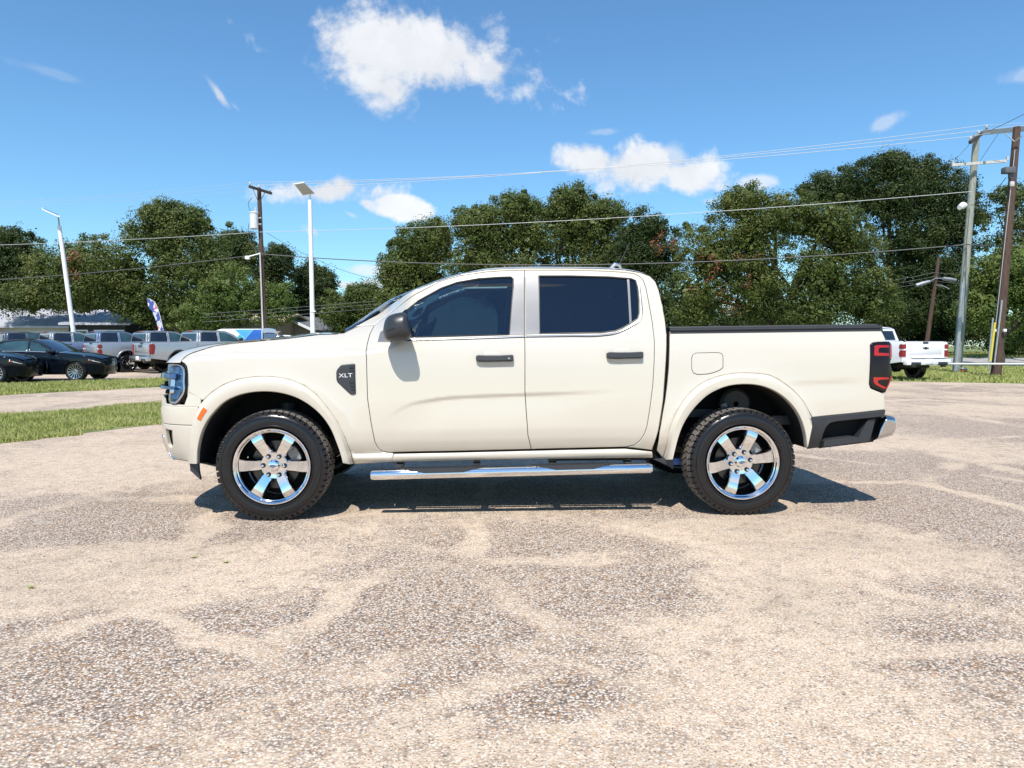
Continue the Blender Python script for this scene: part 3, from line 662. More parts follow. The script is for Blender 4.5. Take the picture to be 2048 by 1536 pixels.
# ---- mirrors
def blob(name, ring_fn, n, k, m, parent):          # closed lofted body from rings
    vs = []; fs = []
    for i in range(n):
        vs += ring_fn(i / (n - 1))
    fs = [[i * k + j, i * k + (j + 1) % k, (i + 1) * k + (j + 1) % k, (i + 1) * k + j] for i in range(n - 1) for j in range(k)]
    fs += [list(range(k))[::-1], [(n - 1) * k + j for j in range(k)]]
    b = MB(); b.add(vs, fs); return b.build(name, m, parent, ang=60)
MO = [(766,641),(770,634.5),(776,630.5),(784,627.5),(793,625.5),(802,624.8),(807,627.5),(810.5,634),(813.5,647),(816.5,660),(818,670),(815.5,676),(809,680),(797,681.5),(780,682),(770,681.5),(764.5,675),(762.5,667),(763.5,652)]
for s_ in (0, 1):
    ym0, ym1 = -.165, .07
    MP = onto(MO, -.06); MPs = resample(smooth_line(np.r_[MP, MP[:1]], 40), 9, False)[:-1]; c0 = MPs.mean(0)
    def ringf(t):
        y = ym0 + (ym1 - ym0) * t
        e = 1.0 if t > .45 else math.sqrt(max(0.02, 1 - ((.45 - t) / .47) ** 2.6))
        e2 = e * (1 - .22 * sstep(.6, 1, t))
        P = c0 + (MPs - c0) * [e2, e2] + [.012 * (t - .5) + .050 * max(0, 1 - t / .8) ** 1.5, -.01 * float(sstep(.5, 1, t))]
        return [(p[0], y if not s_ else 2 * YC - y, p[1]) for p in P]
    mr = blob('door_mirror', ringf, 14, len(MPs), M_MIRROR, doors_f[s_])
    def ring2(t):
        y = .0 + .14 * t; q = onto([(776, 672), (800, 672)], .03)
        return [(q[0, 0] + (q[1, 0] - q[0, 0]) * (a + 1) / 2, y if not s_ else 2 * YC - y, q[0, 1] + .0 + .018 * b_ ) for a, b_ in ((-1, -1), (1, -1), (1, 1), (-1, 1))]
    blob('mirror_arm', ring2, 4, 4, M_BLACKP, mr)
    # lower half of the shell: separate darker cap with a seam
    sm = onto([(764.5, 661.5), (786, 657), (816, 656)], -.16)
    b = MB(); yy = [.02, -.12, -.168, -.165, -.10]
    b.tube([(p[0] + dx, (ym if not s_ else 2 * YC - ym), p[1]) for p, ym, dx in ((sm[0], -.03, -.004), (sm[0], -.13, .02), (sm[1], -.166, 0), (sm[2], -.155, -.012), (sm[2], -.03, .004))], .0018, 5)
    b.build('mirror_seam', M_GLOSSB, mr)
# ---- tail lamp, tailgate, tonneau
LT = [(1741,690),(1743,687),(1746,685),(1756,683.8),(1770,683.2),(1776,683.2),(1779,686),(1780.8,692),(1781.3,713),(1779,722),(1778,726),(1780,735),(1781.5,744),(1779.8,758.5),(1775,772),(1769,786),(1755,780.5),(1741,775),(1739,768)]
def tl(P): return mk(P)
lamps = patch('tail_lamp', tl(LT), S_side, M_SMOKE, truck, thick=.012, gap=.001, inset=.006, roll=.006, step=.014, flange=.05, mirror=True)
C1 = [(1747,695),(1750,691.5),(1756,690.8),(1774,691.2),(1775,695.5),(1758,696),(1755.5,698),(1755,706),(1774.5,707),(1775,712),(1748,712),(1746.5,709)]
C2 = [(1745,756),(1747,754.5),(1756,754.5),(1774,755),(1775.5,758.5),(1759,759.5),(1754,761),(1754,765.5),(1758,769),(1769,774.5),(1768,778.5),(1757,773.5),(1748,768.5),(1745,763)]
C3 = [(1776.6,690),(1778.6,690),(1780.2,694),(1780.4,711),(1778.8,717),(1776.6,717)]
C4 = [(1778.6,752),(1780.4,753),(1779,759),(1774,772),(1769.6,781),(1769.6,776.5),(1774.5,766)]
for cc, m_ in ((C1, M_RED), (C2, M_RED), (C3, M_RED), (C4, M_RED)):
    patch('lamp_element', tl(cc), S_side, m_, lamps, thick=.0135, gap=0, inset=.0025, roll=.001, step=.014, flange=.003, mirror=True)
tb = onto([(1762,659),(1767.5,669),(1774.5,684.5),(1778,700),(1778,740),(1770,787),(1770.5,800),(1771,819.5)], .13)
TX = np.tile(tb[:, :1], (1, 7)) - .016; TY = np.tile(.135 + (YC - .135) * np.linspace(0, 1, 7)[None], (len(tb), 1)); TZ = np.tile(tb[:, 1:], (1, 7))
tg = grid_obj('tailgate', TX, TY, TZ, M_PAINT, truck)
b = MB(); b.box((float(tb[1, 0]) + .03, YC, float(tb[2, 1]) - .06), (.03, .32, .06), bev=.01); b.build('tailgate_handle', M_GLOSSB, tg)
te = onto([(1339.5,654.5),(1757,648.8)], .13)
b = MB()
for (y0, y1, z0, z1, bv) in ((.105, 2 * YC - .105, -.048, -.004, .006), (.14, 2 * YC - .14, -.004, .004, .002)):
    v = [(te[0, 0], y0, te[0, 1] + z0), (te[1, 0] + .02 * (z0 < -.01), y0, te[1, 1] + z0), (te[1, 0] + .02 * (z0 < -.01), y1, te[1, 1] + z0), (te[0, 0], y1, te[0, 1] + z0)]
    v2 = [(p[0] - .004, p[1] + (.006 if p[1] < YC else -.006), p[2] + z1 - z0) for p in v]
    b.add(v + v2, [[0, 1, 2, 3], [4, 5, 6, 7], [0, 1, 5, 4], [1, 2, 6, 5], [2, 3, 7, 6], [3, 0, 4, 7]])
ton = b.build('tonneau_cover', M_BLACKP, truck)
b = MB(); b.tube([(te[0, 0], .102, te[0, 1] - .022), (te[1, 0], .102, te[1, 1] - .022)], .0045, 6); b.build('cover_rail', M_GREYP, ton)
# ---- bed front wall, cladding, rear step, rear bumper
bf = mk([(1339,664),(1339,700),(1337,739),(1330,801),(1319,864),(1313,899)])
b = MB(); v = [(p[0] + .003, y, p[1]) for y in (.10, 2 * YC - .10) for p in bf]; n_ = len(bf)
b.add(v, [[j, j + 1, n_ + j + 1, n_ + j] for j in range(n_ - 1)]); b.build('bed_front_wall', M_UNDER, truck)
CL = [(1608.5,836.5),(1625,835.2),(1700,828),(1771,820),(1769.5,829),(1761,833.5),(1740,836),(1700,840),(1672,843),(1660,846),(1652,854),(1646,868),(1638,895),(1614.5,898),(1613.5,880),(1611.5,858)]
patch('side_cladding', mk(CL), S_side, M_GREYP, bed, thick=.006, gap=0, inset=.006, roll=.006, step=.016, flange=.06, mirror=True)
RB = onto([(1632,846),(1765,828),(1748,884),(1640,897)], .14)
b = MB(); b.prism([tuple(p) for p in RB], .15, 2 * YC - .15); b.build('rear_valance', M_LINER, truck)
for y0, y1 in ((.045, .20), (2 * YC - .20, 2 * YC - .045)):
    P = onto([(1643.5,893),(1645.5,882),(1650,879),(1705,872.5),(1711,873.5),(1717,881.5),(1715,884)], .07)
    b = MB(); b.prism([tuple(p) for p in P], y0, y1); st = b.build('bumper_step', M_BLACKP, truck, ang=25)
    P = onto([(1735,839.5),(1750,838),(1744,862),(1738,882),(1722,886),(1713,880)], .07)
    b = MB(); b.prism([tuple(p) for p in P], y0 + .02, y1); b.build('step_bracket', M_GREYP, truck, ang=25)
# rear bumper: chrome body swept round the tail in plan
prof = onto([(1756,841),(1758,837),(1764,831),(1782,833.5),(1786,839),(1785.5,858),(1778,871),(1741,880.5),(1748,858)], .12)
bx1 = prof[:, 0].max(); 
def bumper_pts(t):                                  # plan: near end wraps forward
    y = .06 + (2 * YC - .12) * t; e = min(t, 1 - t) * (2 * YC - .12)
    x = .035 * (1 - math.exp(-e / .10)); return x, y
vs = []; nB = 64; K = len(prof); cB = prof.mean(0)
for i in range(nB):
    t = i / (nB - 1); t = .5 - .5 * math.cos(math.pi * t); t = .5 - .5 * math.cos(math.pi * t); x, y = bumper_pts(t); e = min(t, 1 - t) * (2 * YC - .12)
    sc = .55 + .45 * math.sqrt(max(0., 1 - (1 - min(1, e / .055)) ** 2))
    vs += [(cB[0] + (p[0] - cB[0]) * sc + x, y, cB[1] + (p[1] - cB[1]) * sc) for p in prof]
b = MB(); b.add(vs, [[i * K + j, i * K + (j + 1) % K, (i + 1) * K + (j + 1) % K, (i + 1) * K + j] for i in range(nB - 1) for j in range(K)] + [list(range(K)), [(nB - 1) * K + j for j in range(K)]])
rbm = b.build('rear_bumper', mat('bumper_chrome', (.62, .61, .60), .10, 1.0, var=.02), truck, ang=40)
P = onto([(1761,836.5),(1765,831),(1779,833),(1781,836.5)], .10)
b = MB(); b.prism([(p[0] + .012, p[1] + .003) for p in P], .12, 2 * YC - .12); b.build('bumper_step_pad', M_GREYP, rbm)
# ---- step bar
s0, s1 = onto([(741,950), (1304,936)], .06)
for y in (.06, 2 * YC - .06):
    b = MB(); n_ = 8; pts = [(s0[0] + .004, y, s0[1])] + [(s0[0] + (s1[0] - s0[0]) * t, y, s0[1] + (s1[1] - s0[1]) * t) for t in np.linspace(.01, .99, 9)] + [(s1[0] - .002, y, s1[1])]
    b.tube(pts, [.030] + [.0365] * 9 + [.030], 28); sb = b.build('step_bar', M_CHROME, truck, ang=40)
    for (ua, ub) in ((800, 975), (1063, 1234)):
        a, c = onto([(ua, 930), (ub, 930)], .05); zt = np.interp([a[0], c[0]], [s0[0], s1[0]], [s0[1], s1[1]]) + .0335
        g = 14; v = []; f = []
        for i in range(g + 1):
            t = i / g; x = a[0] + (c[0] - a[0]) * t; z = zt[0] + (zt[1] - zt[0]) * t; wv = .036 * (math.sin(math.pi * min(1, max(0, min(t, 1 - t) * 3.2)) / 2) ** .7 if 0 < t < 1 else .05)
            q = 1 if y < YC else -1
            v += [(x, y - q * wv, z - .024 * min(1, wv / .036) - .001), (x, y - q * wv * .90, z + .008), (x, y + q * .034, z + .010), (x, y + q * .036, z - .02)]
        f = [[i * 4 + j, i * 4 + j + 1, (i + 1) * 4 + j + 1, (i + 1) * 4 + j] for i in range(g) for j in range(3)]
        b = MB(); b.add(v, f)
        for i in range(22):                        # raised grip ribs
            t = (i + 1.5) / 25; x = a[0] + (c[0] - a[0]) * t; z = zt[0] + (zt[1] - zt[0]) * t
            b.box((x, y - (.004 if y < YC else -.004), z + .0115), (.006, .05, .005))
        b.build('step_pad', M_BLACKP, sb)
    for x in np.linspace(s0[0] + .2, s1[0] - .16, 4):
        b = MB(); q = 1 if y < YC else -1; b.box((x, y + q * .13, .385), (.05, .20, .03), M=Matrix.Rotation(R(16 * q), 4, 'X')); b.build('step_bracket', M_FRAME, sb)
# ---- underbody
b = MB()
for y in (.44, 2 * YC - .44): b.box((1.55, y, .48), (4.3, .08, .13), bev=.01)
b.box((1.55, YC, .50), (2.0, 1.42, .09)); b.box((-.05, YC, .60), (.7, .7, .40), bev=.05); b.box((1.0, YC, .41), (1.2, .45, .16), bev=.04); b.box((2.35, .62, .44), (.85, .5, .2), bev=.05)
b.tube([(1.2, YC, .45), (WB, YC, .39)], .035, 10); b.build('chassis', M_UNDER, truck)
b = MB(); b.box((1.45, YC, .95), (3.3, 1.35, .05)); b.build('cab_floor', M_INTERIOR, truck)
b = MB(); b.tube([(WB, .2, RH), (WB, .75, RH), (WB, 1.1, RH), (WB, 1.7, RH)], [.045, .05, .05, .045], 12); b.lathe([(-.13, .02), (-.1, .12), (0, .15), (.1, .12), (.13, .02)], 18, Matrix.Translation((WB, YC, RH))); ax_ = b.build('rear_axle', M_FRAME, truck)
for y in (.40, 2 * YC - .40):
    b = MB(); pts = [(WB + dx, y, RH + .03 + .11 * (dx / .68) ** 2) for dx in np.linspace(-.66, .7, 12)]
    for kk in range(3): b.tube([(p[0], p[1], p[2] - .014 * kk) for p in pts[kk:12 - kk]], .018 - .003 * kk, 6)
    b.build('leaf_spring', M_FRAME, truck)
    b = MB(); b.tube([(WB + .12, y - .04, RH + .02), (WB - .03, y - .04, .78)], .028, 10); b.build('shock_absorber', M_CALIPER, truck)
    b = MB(); b.tube([(.02, y, .42), (.0, y + .06, .78)], .055, 10); b.build('coil_strut', M_FRAME, truck)
P = onto([(1346,914),(1362,914),(1362,930),(1346,930)], .28); b = MB(); b.box((float(P[:, 0].mean()), .28, float(P[:, 1].mean())), (.075, .06, .05), bev=.006); b.build('blue_box', mat('box_blue', (.05, .13, .42), .4), truck)  # small bevelled blue box ahead of the rear axle
P = onto([(1306,918),(1344,914),(1345,938),(1335,930)], .12); b = MB(); b.prism([tuple(p) for p in P], .10, .13); b.build('splash_shield', M_GREYP, truck)
b = MB(); b.box((WB + .38, .30, .66), (.16, .12, .07), bev=.008); b.box((WB + .36, .30, .52), (.05, .05, .2)); b.box((WB - .22, .42, .70), (.26, .06, .06)); b.build('bed_mount', M_FRAME, truck)
b = MB(); b.lathe([(-.09, .02), (-.09, .10), (-.07, .12), (.07, .12), (.09, .10), (.09, .02)], 18, Matrix.Translation((WB + .08, .47, .77))); b.build('air_canister', M_FRAME, truck)
# ---- interior
b = MB()
def seat(x, y):
    b.box((x, y, 1.02), (.5, .5, .16), bev=.05); b.box((x + .30, y, 1.27), (.16, .5, .58), M=Matrix.Rotation(R(12), 4, 'Y'), bev=.06); b.box((x + .40, y, 1.61), (.10, .27, .17), M=Matrix.Rotation(R(10), 4, 'Y'), bev=.04)
for y in (.52, 1.34): seat(1.42, y)
b.box((2.30, YC, 1.02), (.5, 1.3, .16), bev=.05); b.box((2.56, YC, 1.25), (.14, 1.3, .55), M=Matrix.Rotation(R(10), 4, 'Y'), bev=.05)
for y in (.5, 1.36): b.box((2.63, y, 1.58), (.09, .26, .15), bev=.04)
b.build('seats', M_SEAT, truck)
b = MB(); b.box((.98, YC, 1.12), (.36, 1.3, .24), bev=.06); b.build('dashboard', M_INTERIOR, truck)
b = MB(); M_ = Matrix.Translation((1.03, .55, 1.26)) @ Matrix.Rotation(R(68), 4, 'Z') @ Matrix.Rotation(R(0), 4, 'X')
rr = [Vector((1.02 + .07 * math.sin(t), .55 + .18 * math.cos(t), 1.26 + .165 * math.sin(t))) for t in np.linspace(0, 2 * math.pi, 25)]
b.tube(rr, .016, 8, False); b.build('steering_wheel', M_INTERIOR, truck)
# grab handle on the pillar, headliner edge and sun visor seen through the glass
g0 = S_side(mk([(811,634),(818,624),(832,612),(846,603),(852,596),(856,600),(852,610),(845,622),(834,634),(822,640),(813,640)])) + [0, .055, 0]
g1 = S_side(mk([(822,632),(828,622),(836,614),(845,613),(846,619),(840,628),(830,634),(823,635)])) + [0, .055, 0]
def S_in(d): return lambda p: S_side(p) + [0, d, 0]
patch('grab_handle', mk([(811,634),(818,624),(832,612),(846,605),(857,592),(877,588),(878,595),(864,604),(853,610),(846,624),(835,634),(822,640),(813,640)]), S_in(.022), M_GREYGREEN, truck, holes=[mk([(822,632),(828,623),(836,616),(845,614),(846,619),(840,628),(830,633),(824,634)])], gap=0, inset=.004, roll=.002, step=.02, flange=.02)
q = S_side(mk([(895,576),(1015,574)])) ; b = MB(); b.tube([(q[0, 0], q[0, 1] + .05, q[0, 2] + .0), (q[1, 0], q[1, 1] + .05, q[1, 2] - .0)], .007, 6); b.build('sun_visor_edge', M_GREYGREEN, truck)
b = MB(); P = onto([(1082,652),(1160,649),(1172,643),(1174,652),(1160,661),(1105,661),(1098,666),(1082,666)], .22); b.prism([tuple(p) for p in P], .22, .26); b.build('inner_door_trim', M_GREYGREEN, truck, ang=20)
b = MB()                                             # headliner and the inner roof
hl_ = [(rl[i, 0], rl[i, 1] + .06, rl[i, 2] - .035) for i in range(3, 37, 3)]
b.add(hl_ + [(p[0], 2 * YC - p[1], p[2]) for p in hl_], [[j, j + 1, len(hl_) + j + 1, len(hl_) + j] for j in range(len(hl_) - 1)]); b.build('headliner', M_INTERIOR, truck)

# ---- wheels
RT = .385
TYP = [(.034,.256),(.022,.262),(.012,.270),(.004,.2755),(-.002,.279),(-.002,.284),(.003,.288),(.0005,.305),(.000,.320),(.004,.336),(.009,.3375),(.009,.343),(.005,.344),(.010,.356),(.020,.366),(.036,.3715),(.08,.3735),(.128,.3745),(.18,.3735),(.22,.3715),(.236,.366),(.248,.350),(.255,.32),(.250,.285),(.232,.26)]
def ring_block(b, a0, a1, r0, r1, t0, t1, skew=0.):
    vs = []
    for r in (r0, r1):
        for a, t in ((a0, t0), (a1, t0 + skew), (a1, t1 + skew), (a0, t1)): vs.append((r * math.cos(t), a, r * math.sin(t)))
    b.add(vs, [[0, 1, 2, 3], [4, 5, 6, 7][::-1], [0, 1, 5, 4], [1, 2, 6, 5], [2, 3, 7, 6], [3, 0, 4, 7]])
def make_wheel(angle):
    b = MB()
    b.lathe([(.030,.236),(.016,.258),(.010,.2635),(.006,.2625),(.006,.256),(.014,.247),(.026,.243),(.036,.238),(.060,.233),(.19,.226),(.215,.246),(.22,.25)], 72)
    lip = len(b.v)
    b.lathe([(.062,.0),(.060,.05),(.058,.074),(.056,.088),(.062,.094),(.09,.098)], 48)
    rs = [.078, .096, .118, .150, .196, .2005, .224, .249]; hw = [.027, .0355, .0365, .038, .0415, .0418, .043, .045]; aa = [.057, .053, .047, .040, .0285, .0285, .033, .037]
    for k in range(6):
        th = 2 * math.pi * k / 6; c, s = math.cos(th), math.sin(th); vs = []
        def P(r, w, a): return (r * c - w * s, a, r * s + w * c)
        for r, h, a in zip(rs, hw, aa):
            vs += [P(r, -h - .010, a + .040), P(r, -h - .003, a + .014), P(r, -h + .005, a), P(r, h - .005, a), P(r, h + .003, a + .014), P(r, h + .010, a + .040)]
        n_ = 6; fs = [[i * n_ + j, i * n_ + j + 1, (i + 1) * n_ + j + 1, (i + 1) * n_ + j] for i in range(len(rs) - 1) for j in range(n_ - 1)]
        b.add(vs, fs)
    w = b.build('wheel', M_CHROME, None, ang=24)
    b = MB(); b.lathe(TYP, 96); b.build('tyre', M_RUBBER, w, ang=30)
    b = MB(); N_ = 54
    for i in range(N_):
        t = 2 * math.pi * i / N_; d = 2 * math.pi / N_; e = .004 * (i % 2)
        ring_block(b, .026 - e, .062, .366, .3825, t, t + d * .74, .015)
        ring_block(b, .070, .103, .371, RT, t + d * .30, t + d * 1.05, -.02); ring_block(b, .110, .145, .371, RT, t + d * .1, t + d * .82, .02)
        ring_block(b, .152, .186, .371, RT, t + d * .45, t + d * 1.2, .02); ring_block(b, .194, .236, .366, .3835, t, t + d * .70, -.015)
    b.build('tread', M_TREAD, w, smooth=False); [setattr(c_, 'name', c_.name) or c_.__setitem__('kind', 'stuff') for c_ in w.children if c_.name.split('.')[0] in ('tread', 'shoulder_lug', 'sidewall_rib')]
    b = MB()
    for i in range(N_):                              # shoulder lugs, clean black rubber
        t = 2 * math.pi * i / N_; d = 2 * math.pi / N_; e = .004 * (i % 2)
        ring_block(b, .0085 + e, .030, .352, .3745, t + d * .08, t + d * .62, .01)
        ring_block(b, .020 - e, .030, .366, .3812, t, t + d * .74, .006)
    b.build('shoulder_lug', M_RUBBER, w, smooth=False); [setattr(c_, 'name', c_.name) or c_.__setitem__('kind', 'stuff') for c_ in w.children if c_.name.split('.')[0] in ('tread', 'shoulder_lug', 'sidewall_rib')]
    b = MB(); nl = 34                                  # raised lettering-like ribs of the sidewall
    for i in range(nl):
        t = R(-38 + i * 1.65) if i < 17 else R(142 + (i - 17) * 1.65)
        ring_block(b, -.0012, .004, .300, .3145, t, t + R(1.0))
    b.build('sidewall_rib', M_RUBBER, w, smooth=False); [setattr(c_, 'name', c_.name) or c_.__setitem__('kind', 'stuff') for c_ in w.children if c_.name.split('.')[0] in ('tread', 'shoulder_lug', 'sidewall_rib')]
    b = MB(); b.lathe([(.030, 0), (.030, .030), (.033, .036), (.045, .040), (.062, .044)], 36); cap = b.build('centre_cap', M_CHROME, w)
    b = MB(); b.v = []; n_ = 24; vs = [(.021 * math.cos(2 * math.pi * i / n_), .0285, .0095 * math.sin(2 * math.pi * i / n_)) for i in range(n_)]; vs += [(v[0], .031, v[2]) for v in vs]
    b.add(vs, [list(range(n_))] + [[i, (i + 1) % n_, n_ + (i + 1) % n_, n_ + i] for i in range(n_)]); b.build('cap_emblem', M_BLUEOVAL, w)
    b = MB(); b.tube([(.013 * math.cos(t), .0282, .0028 * math.sin(2 * t)) for t in np.linspace(0, 2 * math.pi, 18)], .0009, 4); b.build('emblem_script', M_CHROME, w)
    nm = None
    for k in range(6):
        th = 2 * math.pi * (k + .0) / 6
        if nm is None:
            b = MB(); b.lathe([(.030, 0), (.030, .005), (.033, .009), (.055, .0105)], 12); nut = b.build('lug_nut', M_CHROME, w); nm = nut.data
            b = MB(); b.lathe([(.0515, .0), (.0515, .0165)], 16); sk_ = b.build('nut_socket', M_GLOSSB, w); sm_ = sk_.data
        else:
            nut = link('lug_nut', nm, None, w); sk_ = link('nut_socket', sm_, None, w)
        for o in (nut, sk_): o.location = (.0725 * math.cos(th), 0, .0725 * math.sin(th))
    b = MB(); b.lathe([(.115, .06), (.115, .168), (.140, .168), (.140, .06)], 48); b.lathe([(.10, .0), (.10, .085), (.13, .09)], 24); b.build('brake_disc', M_DISC, w)
    b = MB(); th = R(20)
    for t0 in np.linspace(R(-6), R(52), 7): ring_block(b, .095, .155, .115, .185, t0, t0 + R(9))
    cal = b.build('brake_caliper', M_CALIPER, w, smooth=False); cal.rotation_euler = (0, 0, 0)
    b = MB(); b.lathe([(.20, .0), (.20, .225)], 40); b.build('wheel_backing', M_LINER, w)
    w.children[-1].location.y = .012
    return w
w0 = make_wheel(0); w0.parent = truck; w0.location = (0, 0, RT - .004)
for (x, y, rz, a) in ((WB, 0, 0, 10), (0, 2 * YC, math.pi, 20), (WB, 2 * YC, math.pi, 40)):
    w = copy_tree(w0, truck); w.location = (x, y, RT - .004); w.rotation_euler = (0, R(-a), rz)
w0.rotation_euler = (0, R(1), 0)
# ================================================================== the ground
def terr(y): return .55 * float(sstep(42, 58, y))
def node_mat(name):
    M = bpy.data.materials.new(name); M.use_nodes = True; nt = M.node_tree
    return M, nt.nodes, nt.links, nt.nodes['Principled BSDF']
class NT:
    def __init__(s, N, L): s.N, s.L = N, L
    def math(s, op, a, b=None, clamp=False):
        n = s.N.new('ShaderNodeMath'); n.operation = op; n.use_clamp = clamp
        for i, x in enumerate((a, b)):
            if x is None: continue
            if isinstance(x, (int, float)): n.inputs[i].default_value = x
            else: s.L.new(x, n.inputs[i])
        return n.outputs[0]
    def noise(s, vec, scale, detail=5, rough=.55, dist=0.):
        n = s.N.new('ShaderNodeTexNoise'); s.L.new(vec, n.inputs['Vector']); n.inputs['Scale'].default_value = scale; n.inputs['Detail'].default_value = detail
        n.inputs['Roughness'].default_value = rough; n.inputs['Distortion'].default_value = dist; return n.outputs
    def voro(s, vec, scale, feat='F1'):
        n = s.N.new('ShaderNodeTexVoronoi'); n.feature = feat; s.L.new(vec, n.inputs['Vector']); n.inputs['Scale'].default_value = scale; return n.outputs
    def ramp(s, x, stops, interp='LINEAR'):
        n = s.N.new('ShaderNodeValToRGB'); s.L.new(x, n.inputs[0]); r = n.color_ramp; r.interpolation = interp
        while len(r.elements) < len(stops): r.elements.new(.5)
        for e, (p, c) in zip(r.elements, stops): e.position = p; e.color = (*c, 1) if len(c) == 3 else c
        return n.outputs[0]
    def rng(s, x, a, b, c=0., d=1., smooth=True):
        n = s.N.new('ShaderNodeMapRange'); n.interpolation_type = 'SMOOTHSTEP' if smooth else 'LINEAR'; s.L.new(x, n.inputs[0])
        for i, v in enumerate((a, b, c, d)): n.inputs[1 + i].default_value = v
        return n.outputs[0]
    def mix(s, f, a, b, blend='MIX'):
        n = s.N.new('ShaderNodeMix'); n.data_type = 'RGBA'; n.blend_type = blend
        for i, x in ((0, f), (6, a), (7, b)):
            if isinstance(x, (int, float)): n.inputs[i].default_value = x
            elif isinstance(x, tuple): n.inputs[i].default_value = (*x, 1)
            else: s.L.new(x, n.inputs[i])
        return n.outputs[2]
    def coord(s, scale=None):
        t = s.N.new('ShaderNodeTexCoord'); o = t.outputs['Object']
        if scale is not None:
            m = s.N.new('ShaderNodeMapping'); s.L.new(o, m.inputs[0]); m.inputs['Scale'].default_value = scale; o = m.outputs[0]
        return o
    def vadd(s, a, b, k):
        n = s.N.new('ShaderNodeVectorMath'); n.operation = 'MULTIPLY_ADD'; s.L.new(b, n.inputs[0]); n.inputs[1].default_value = (k, k, k); s.L.new(a, n.inputs[2]); return n.outputs[0]
def gravel_material(name, far=False):
    M, N, L, p = node_mat(name); t = NT(N, L); c = t.coord()
    peb = [(0, (.62, .55, .47)), (.18, (.52, .40, .30)), (.34, (.40, .255, .16)), (.48, (.60, .52, .44)), (.62, (.34, .285, .25)), (.74, (.68, .60, .52)), (.86, (.15, .12, .105)), (1, (.50, .36, .26))]
    cw = t.vadd(c, t.noise(c, 40, 3)['Color'], .010)
    v1 = t.voro(cw, 94); v2 = t.voro(cw, 185)
    sep = N.new('ShaderNodeSeparateColor'); L.new(v1['Color'], sep.inputs[0]); sep2 = N.new('ShaderNodeSeparateColor'); L.new(v2['Color'], sep2.inputs[0])
    big = t.ramp(sep.outputs[0], peb, 'CONSTANT'); small = t.ramp(sep2.outputs[1], peb, 'CONSTANT')
    pebbles = t.mix(t.math('GREATER_THAN', sep.outputs[1], .42), small, big)
    gapm = t.rng(v1['Distance'], .35, .72)
    pebbles = t.mix(t.math('MULTIPLY', gapm, .75), pebbles, (.13, .10, .08))
    sand_n = t.noise(c, 160, 4)['Fac']
    sand = t.ramp(sand_n, [(.3, (.45, .345, .25)), (.55, (.65, .535, .41)), (.75, (.76, .665, .54))])
    sand = t.mix(t.math('MULTIPLY', t.math('GREATER_THAN', sep2.outputs[0], .66), .85), sand, small)
    wv = t.vadd(c, t.noise(c, .9, 4)['Color'], .9)
    n1 = t.noise(wv, .33, 6, .55)['Fac']; n2 = t.noise(c, 1.9, 5, .6)['Fac']; n3 = t.noise(c, 9., 4, .6)['Fac']
    k = t.math('ADD', t.math('ADD', t.math('MULTIPLY', n1, 1.5), t.math('MULTIPLY', n2, .50)), t.math('MULTIPLY', n3, .36))
    sx = N.new('ShaderNodeSeparateXYZ'); L.new(wv, sx.inputs[0])
    for (cx, cy, rx, ry, amt) in ((.45, 4.1, 1.0, 1.05, -.34), (4.2, 6.6, 1.25, 2.4, -.34), (-1.1, 3.25, 1.3, .42, -.26), (-2.5, 5.4, 1.5, .75, -.24), (2.1, 3.1, .55, .5, -.26), (.4, 2.85, .45, .2, -.24), (.35, 1.2, 1.2, .5, -.2),
                                   (1.5, 3.3, .55, .8, .22), (-1.6, 4.3, 1.2, .5, .24), (2.2, 4.8, 1.1, .8, .22), (-.1, 3.1, .8, .22, .2)):
        e = t.math('ADD', t.math('POWER', t.math('DIVIDE', t.math('SUBTRACT', sx.outputs[0], cx), rx), 2.0), t.math('POWER', t.math('DIVIDE', t.math('SUBTRACT', sx.outputs[1], cy), ry), 2.0))
        k = t.math('ADD', k, t.math('MULTIPLY', t.rng(e, 1.7, .25), amt * .85))
    cover = t.rng(k, 1.00, 1.34)                     # how much fine sand lies over the stones
    wv2 = t.vadd(c, t.noise(c, 1.3, 5, .6)['Color'], .55)
    cr = t.voro(wv2, .42, 'DISTANCE_TO_EDGE')['Distance']
    line = t.math('MAXIMUM', t.rng(cr, .045, .016), t.math('MULTIPLY', t.rng(t.voro(t.vadd(c, t.noise(c, .6, 4)['Color'], .8), .21, 'DISTANCE_TO_EDGE')['Distance'], .020, .007), .9)); line = t.math('MULTIPLY', line, t.rng(t.noise(c, .8, 3)['Fac'], .36, .54))
    cover = t.math('MAXIMUM', cover, t.math('MULTIPLY', line, .95))
    cover = t.math('MULTIPLY', cover, t.rng(n3, .25, .60, .26, .72))
    colr = t.mix(cover, pebbles, sand)
    stain = t.rng(t.noise(wv, .62, 5, .6)['Fac'], .50, .72, 1.0, .80)
    sc = N.new('ShaderNodeVectorMath'); sc.operation = 'SCALE'; L.new(colr, sc.inputs[0]); L.new(stain, sc.inputs['Scale'])
    hv = N.new('ShaderNodeHueSaturation'); L.new(sc.outputs[0], hv.inputs['Color']); hv.inputs['Value'].default_value = GRAVEL_V; hv.inputs['Saturation'].default_value = 1.15
    L.new(hv.outputs[0], p.inputs['Base Color']); p.inputs['Roughness'].default_value = .85; p.inputs['Specular IOR Level'].default_value = .25
    h = t.math('ADD', t.math('MULTIPLY', t.math('SUBTRACT', 1.0, v1['Distance']), t.math('SUBTRACT', 1.15, cover)), t.math('MULTIPLY', sand_n, .3))
    b = N.new('ShaderNodeBump'); L.new(h, b.inputs['Height']); b.inputs['Strength'].default_value = .75; b.inputs['Distance'].default_value = .008; L.new(b.outputs[0], p.inputs['Normal'])
    return M
GRAVEL_V = 1.07
M_GRAVEL = gravel_material('gravel')
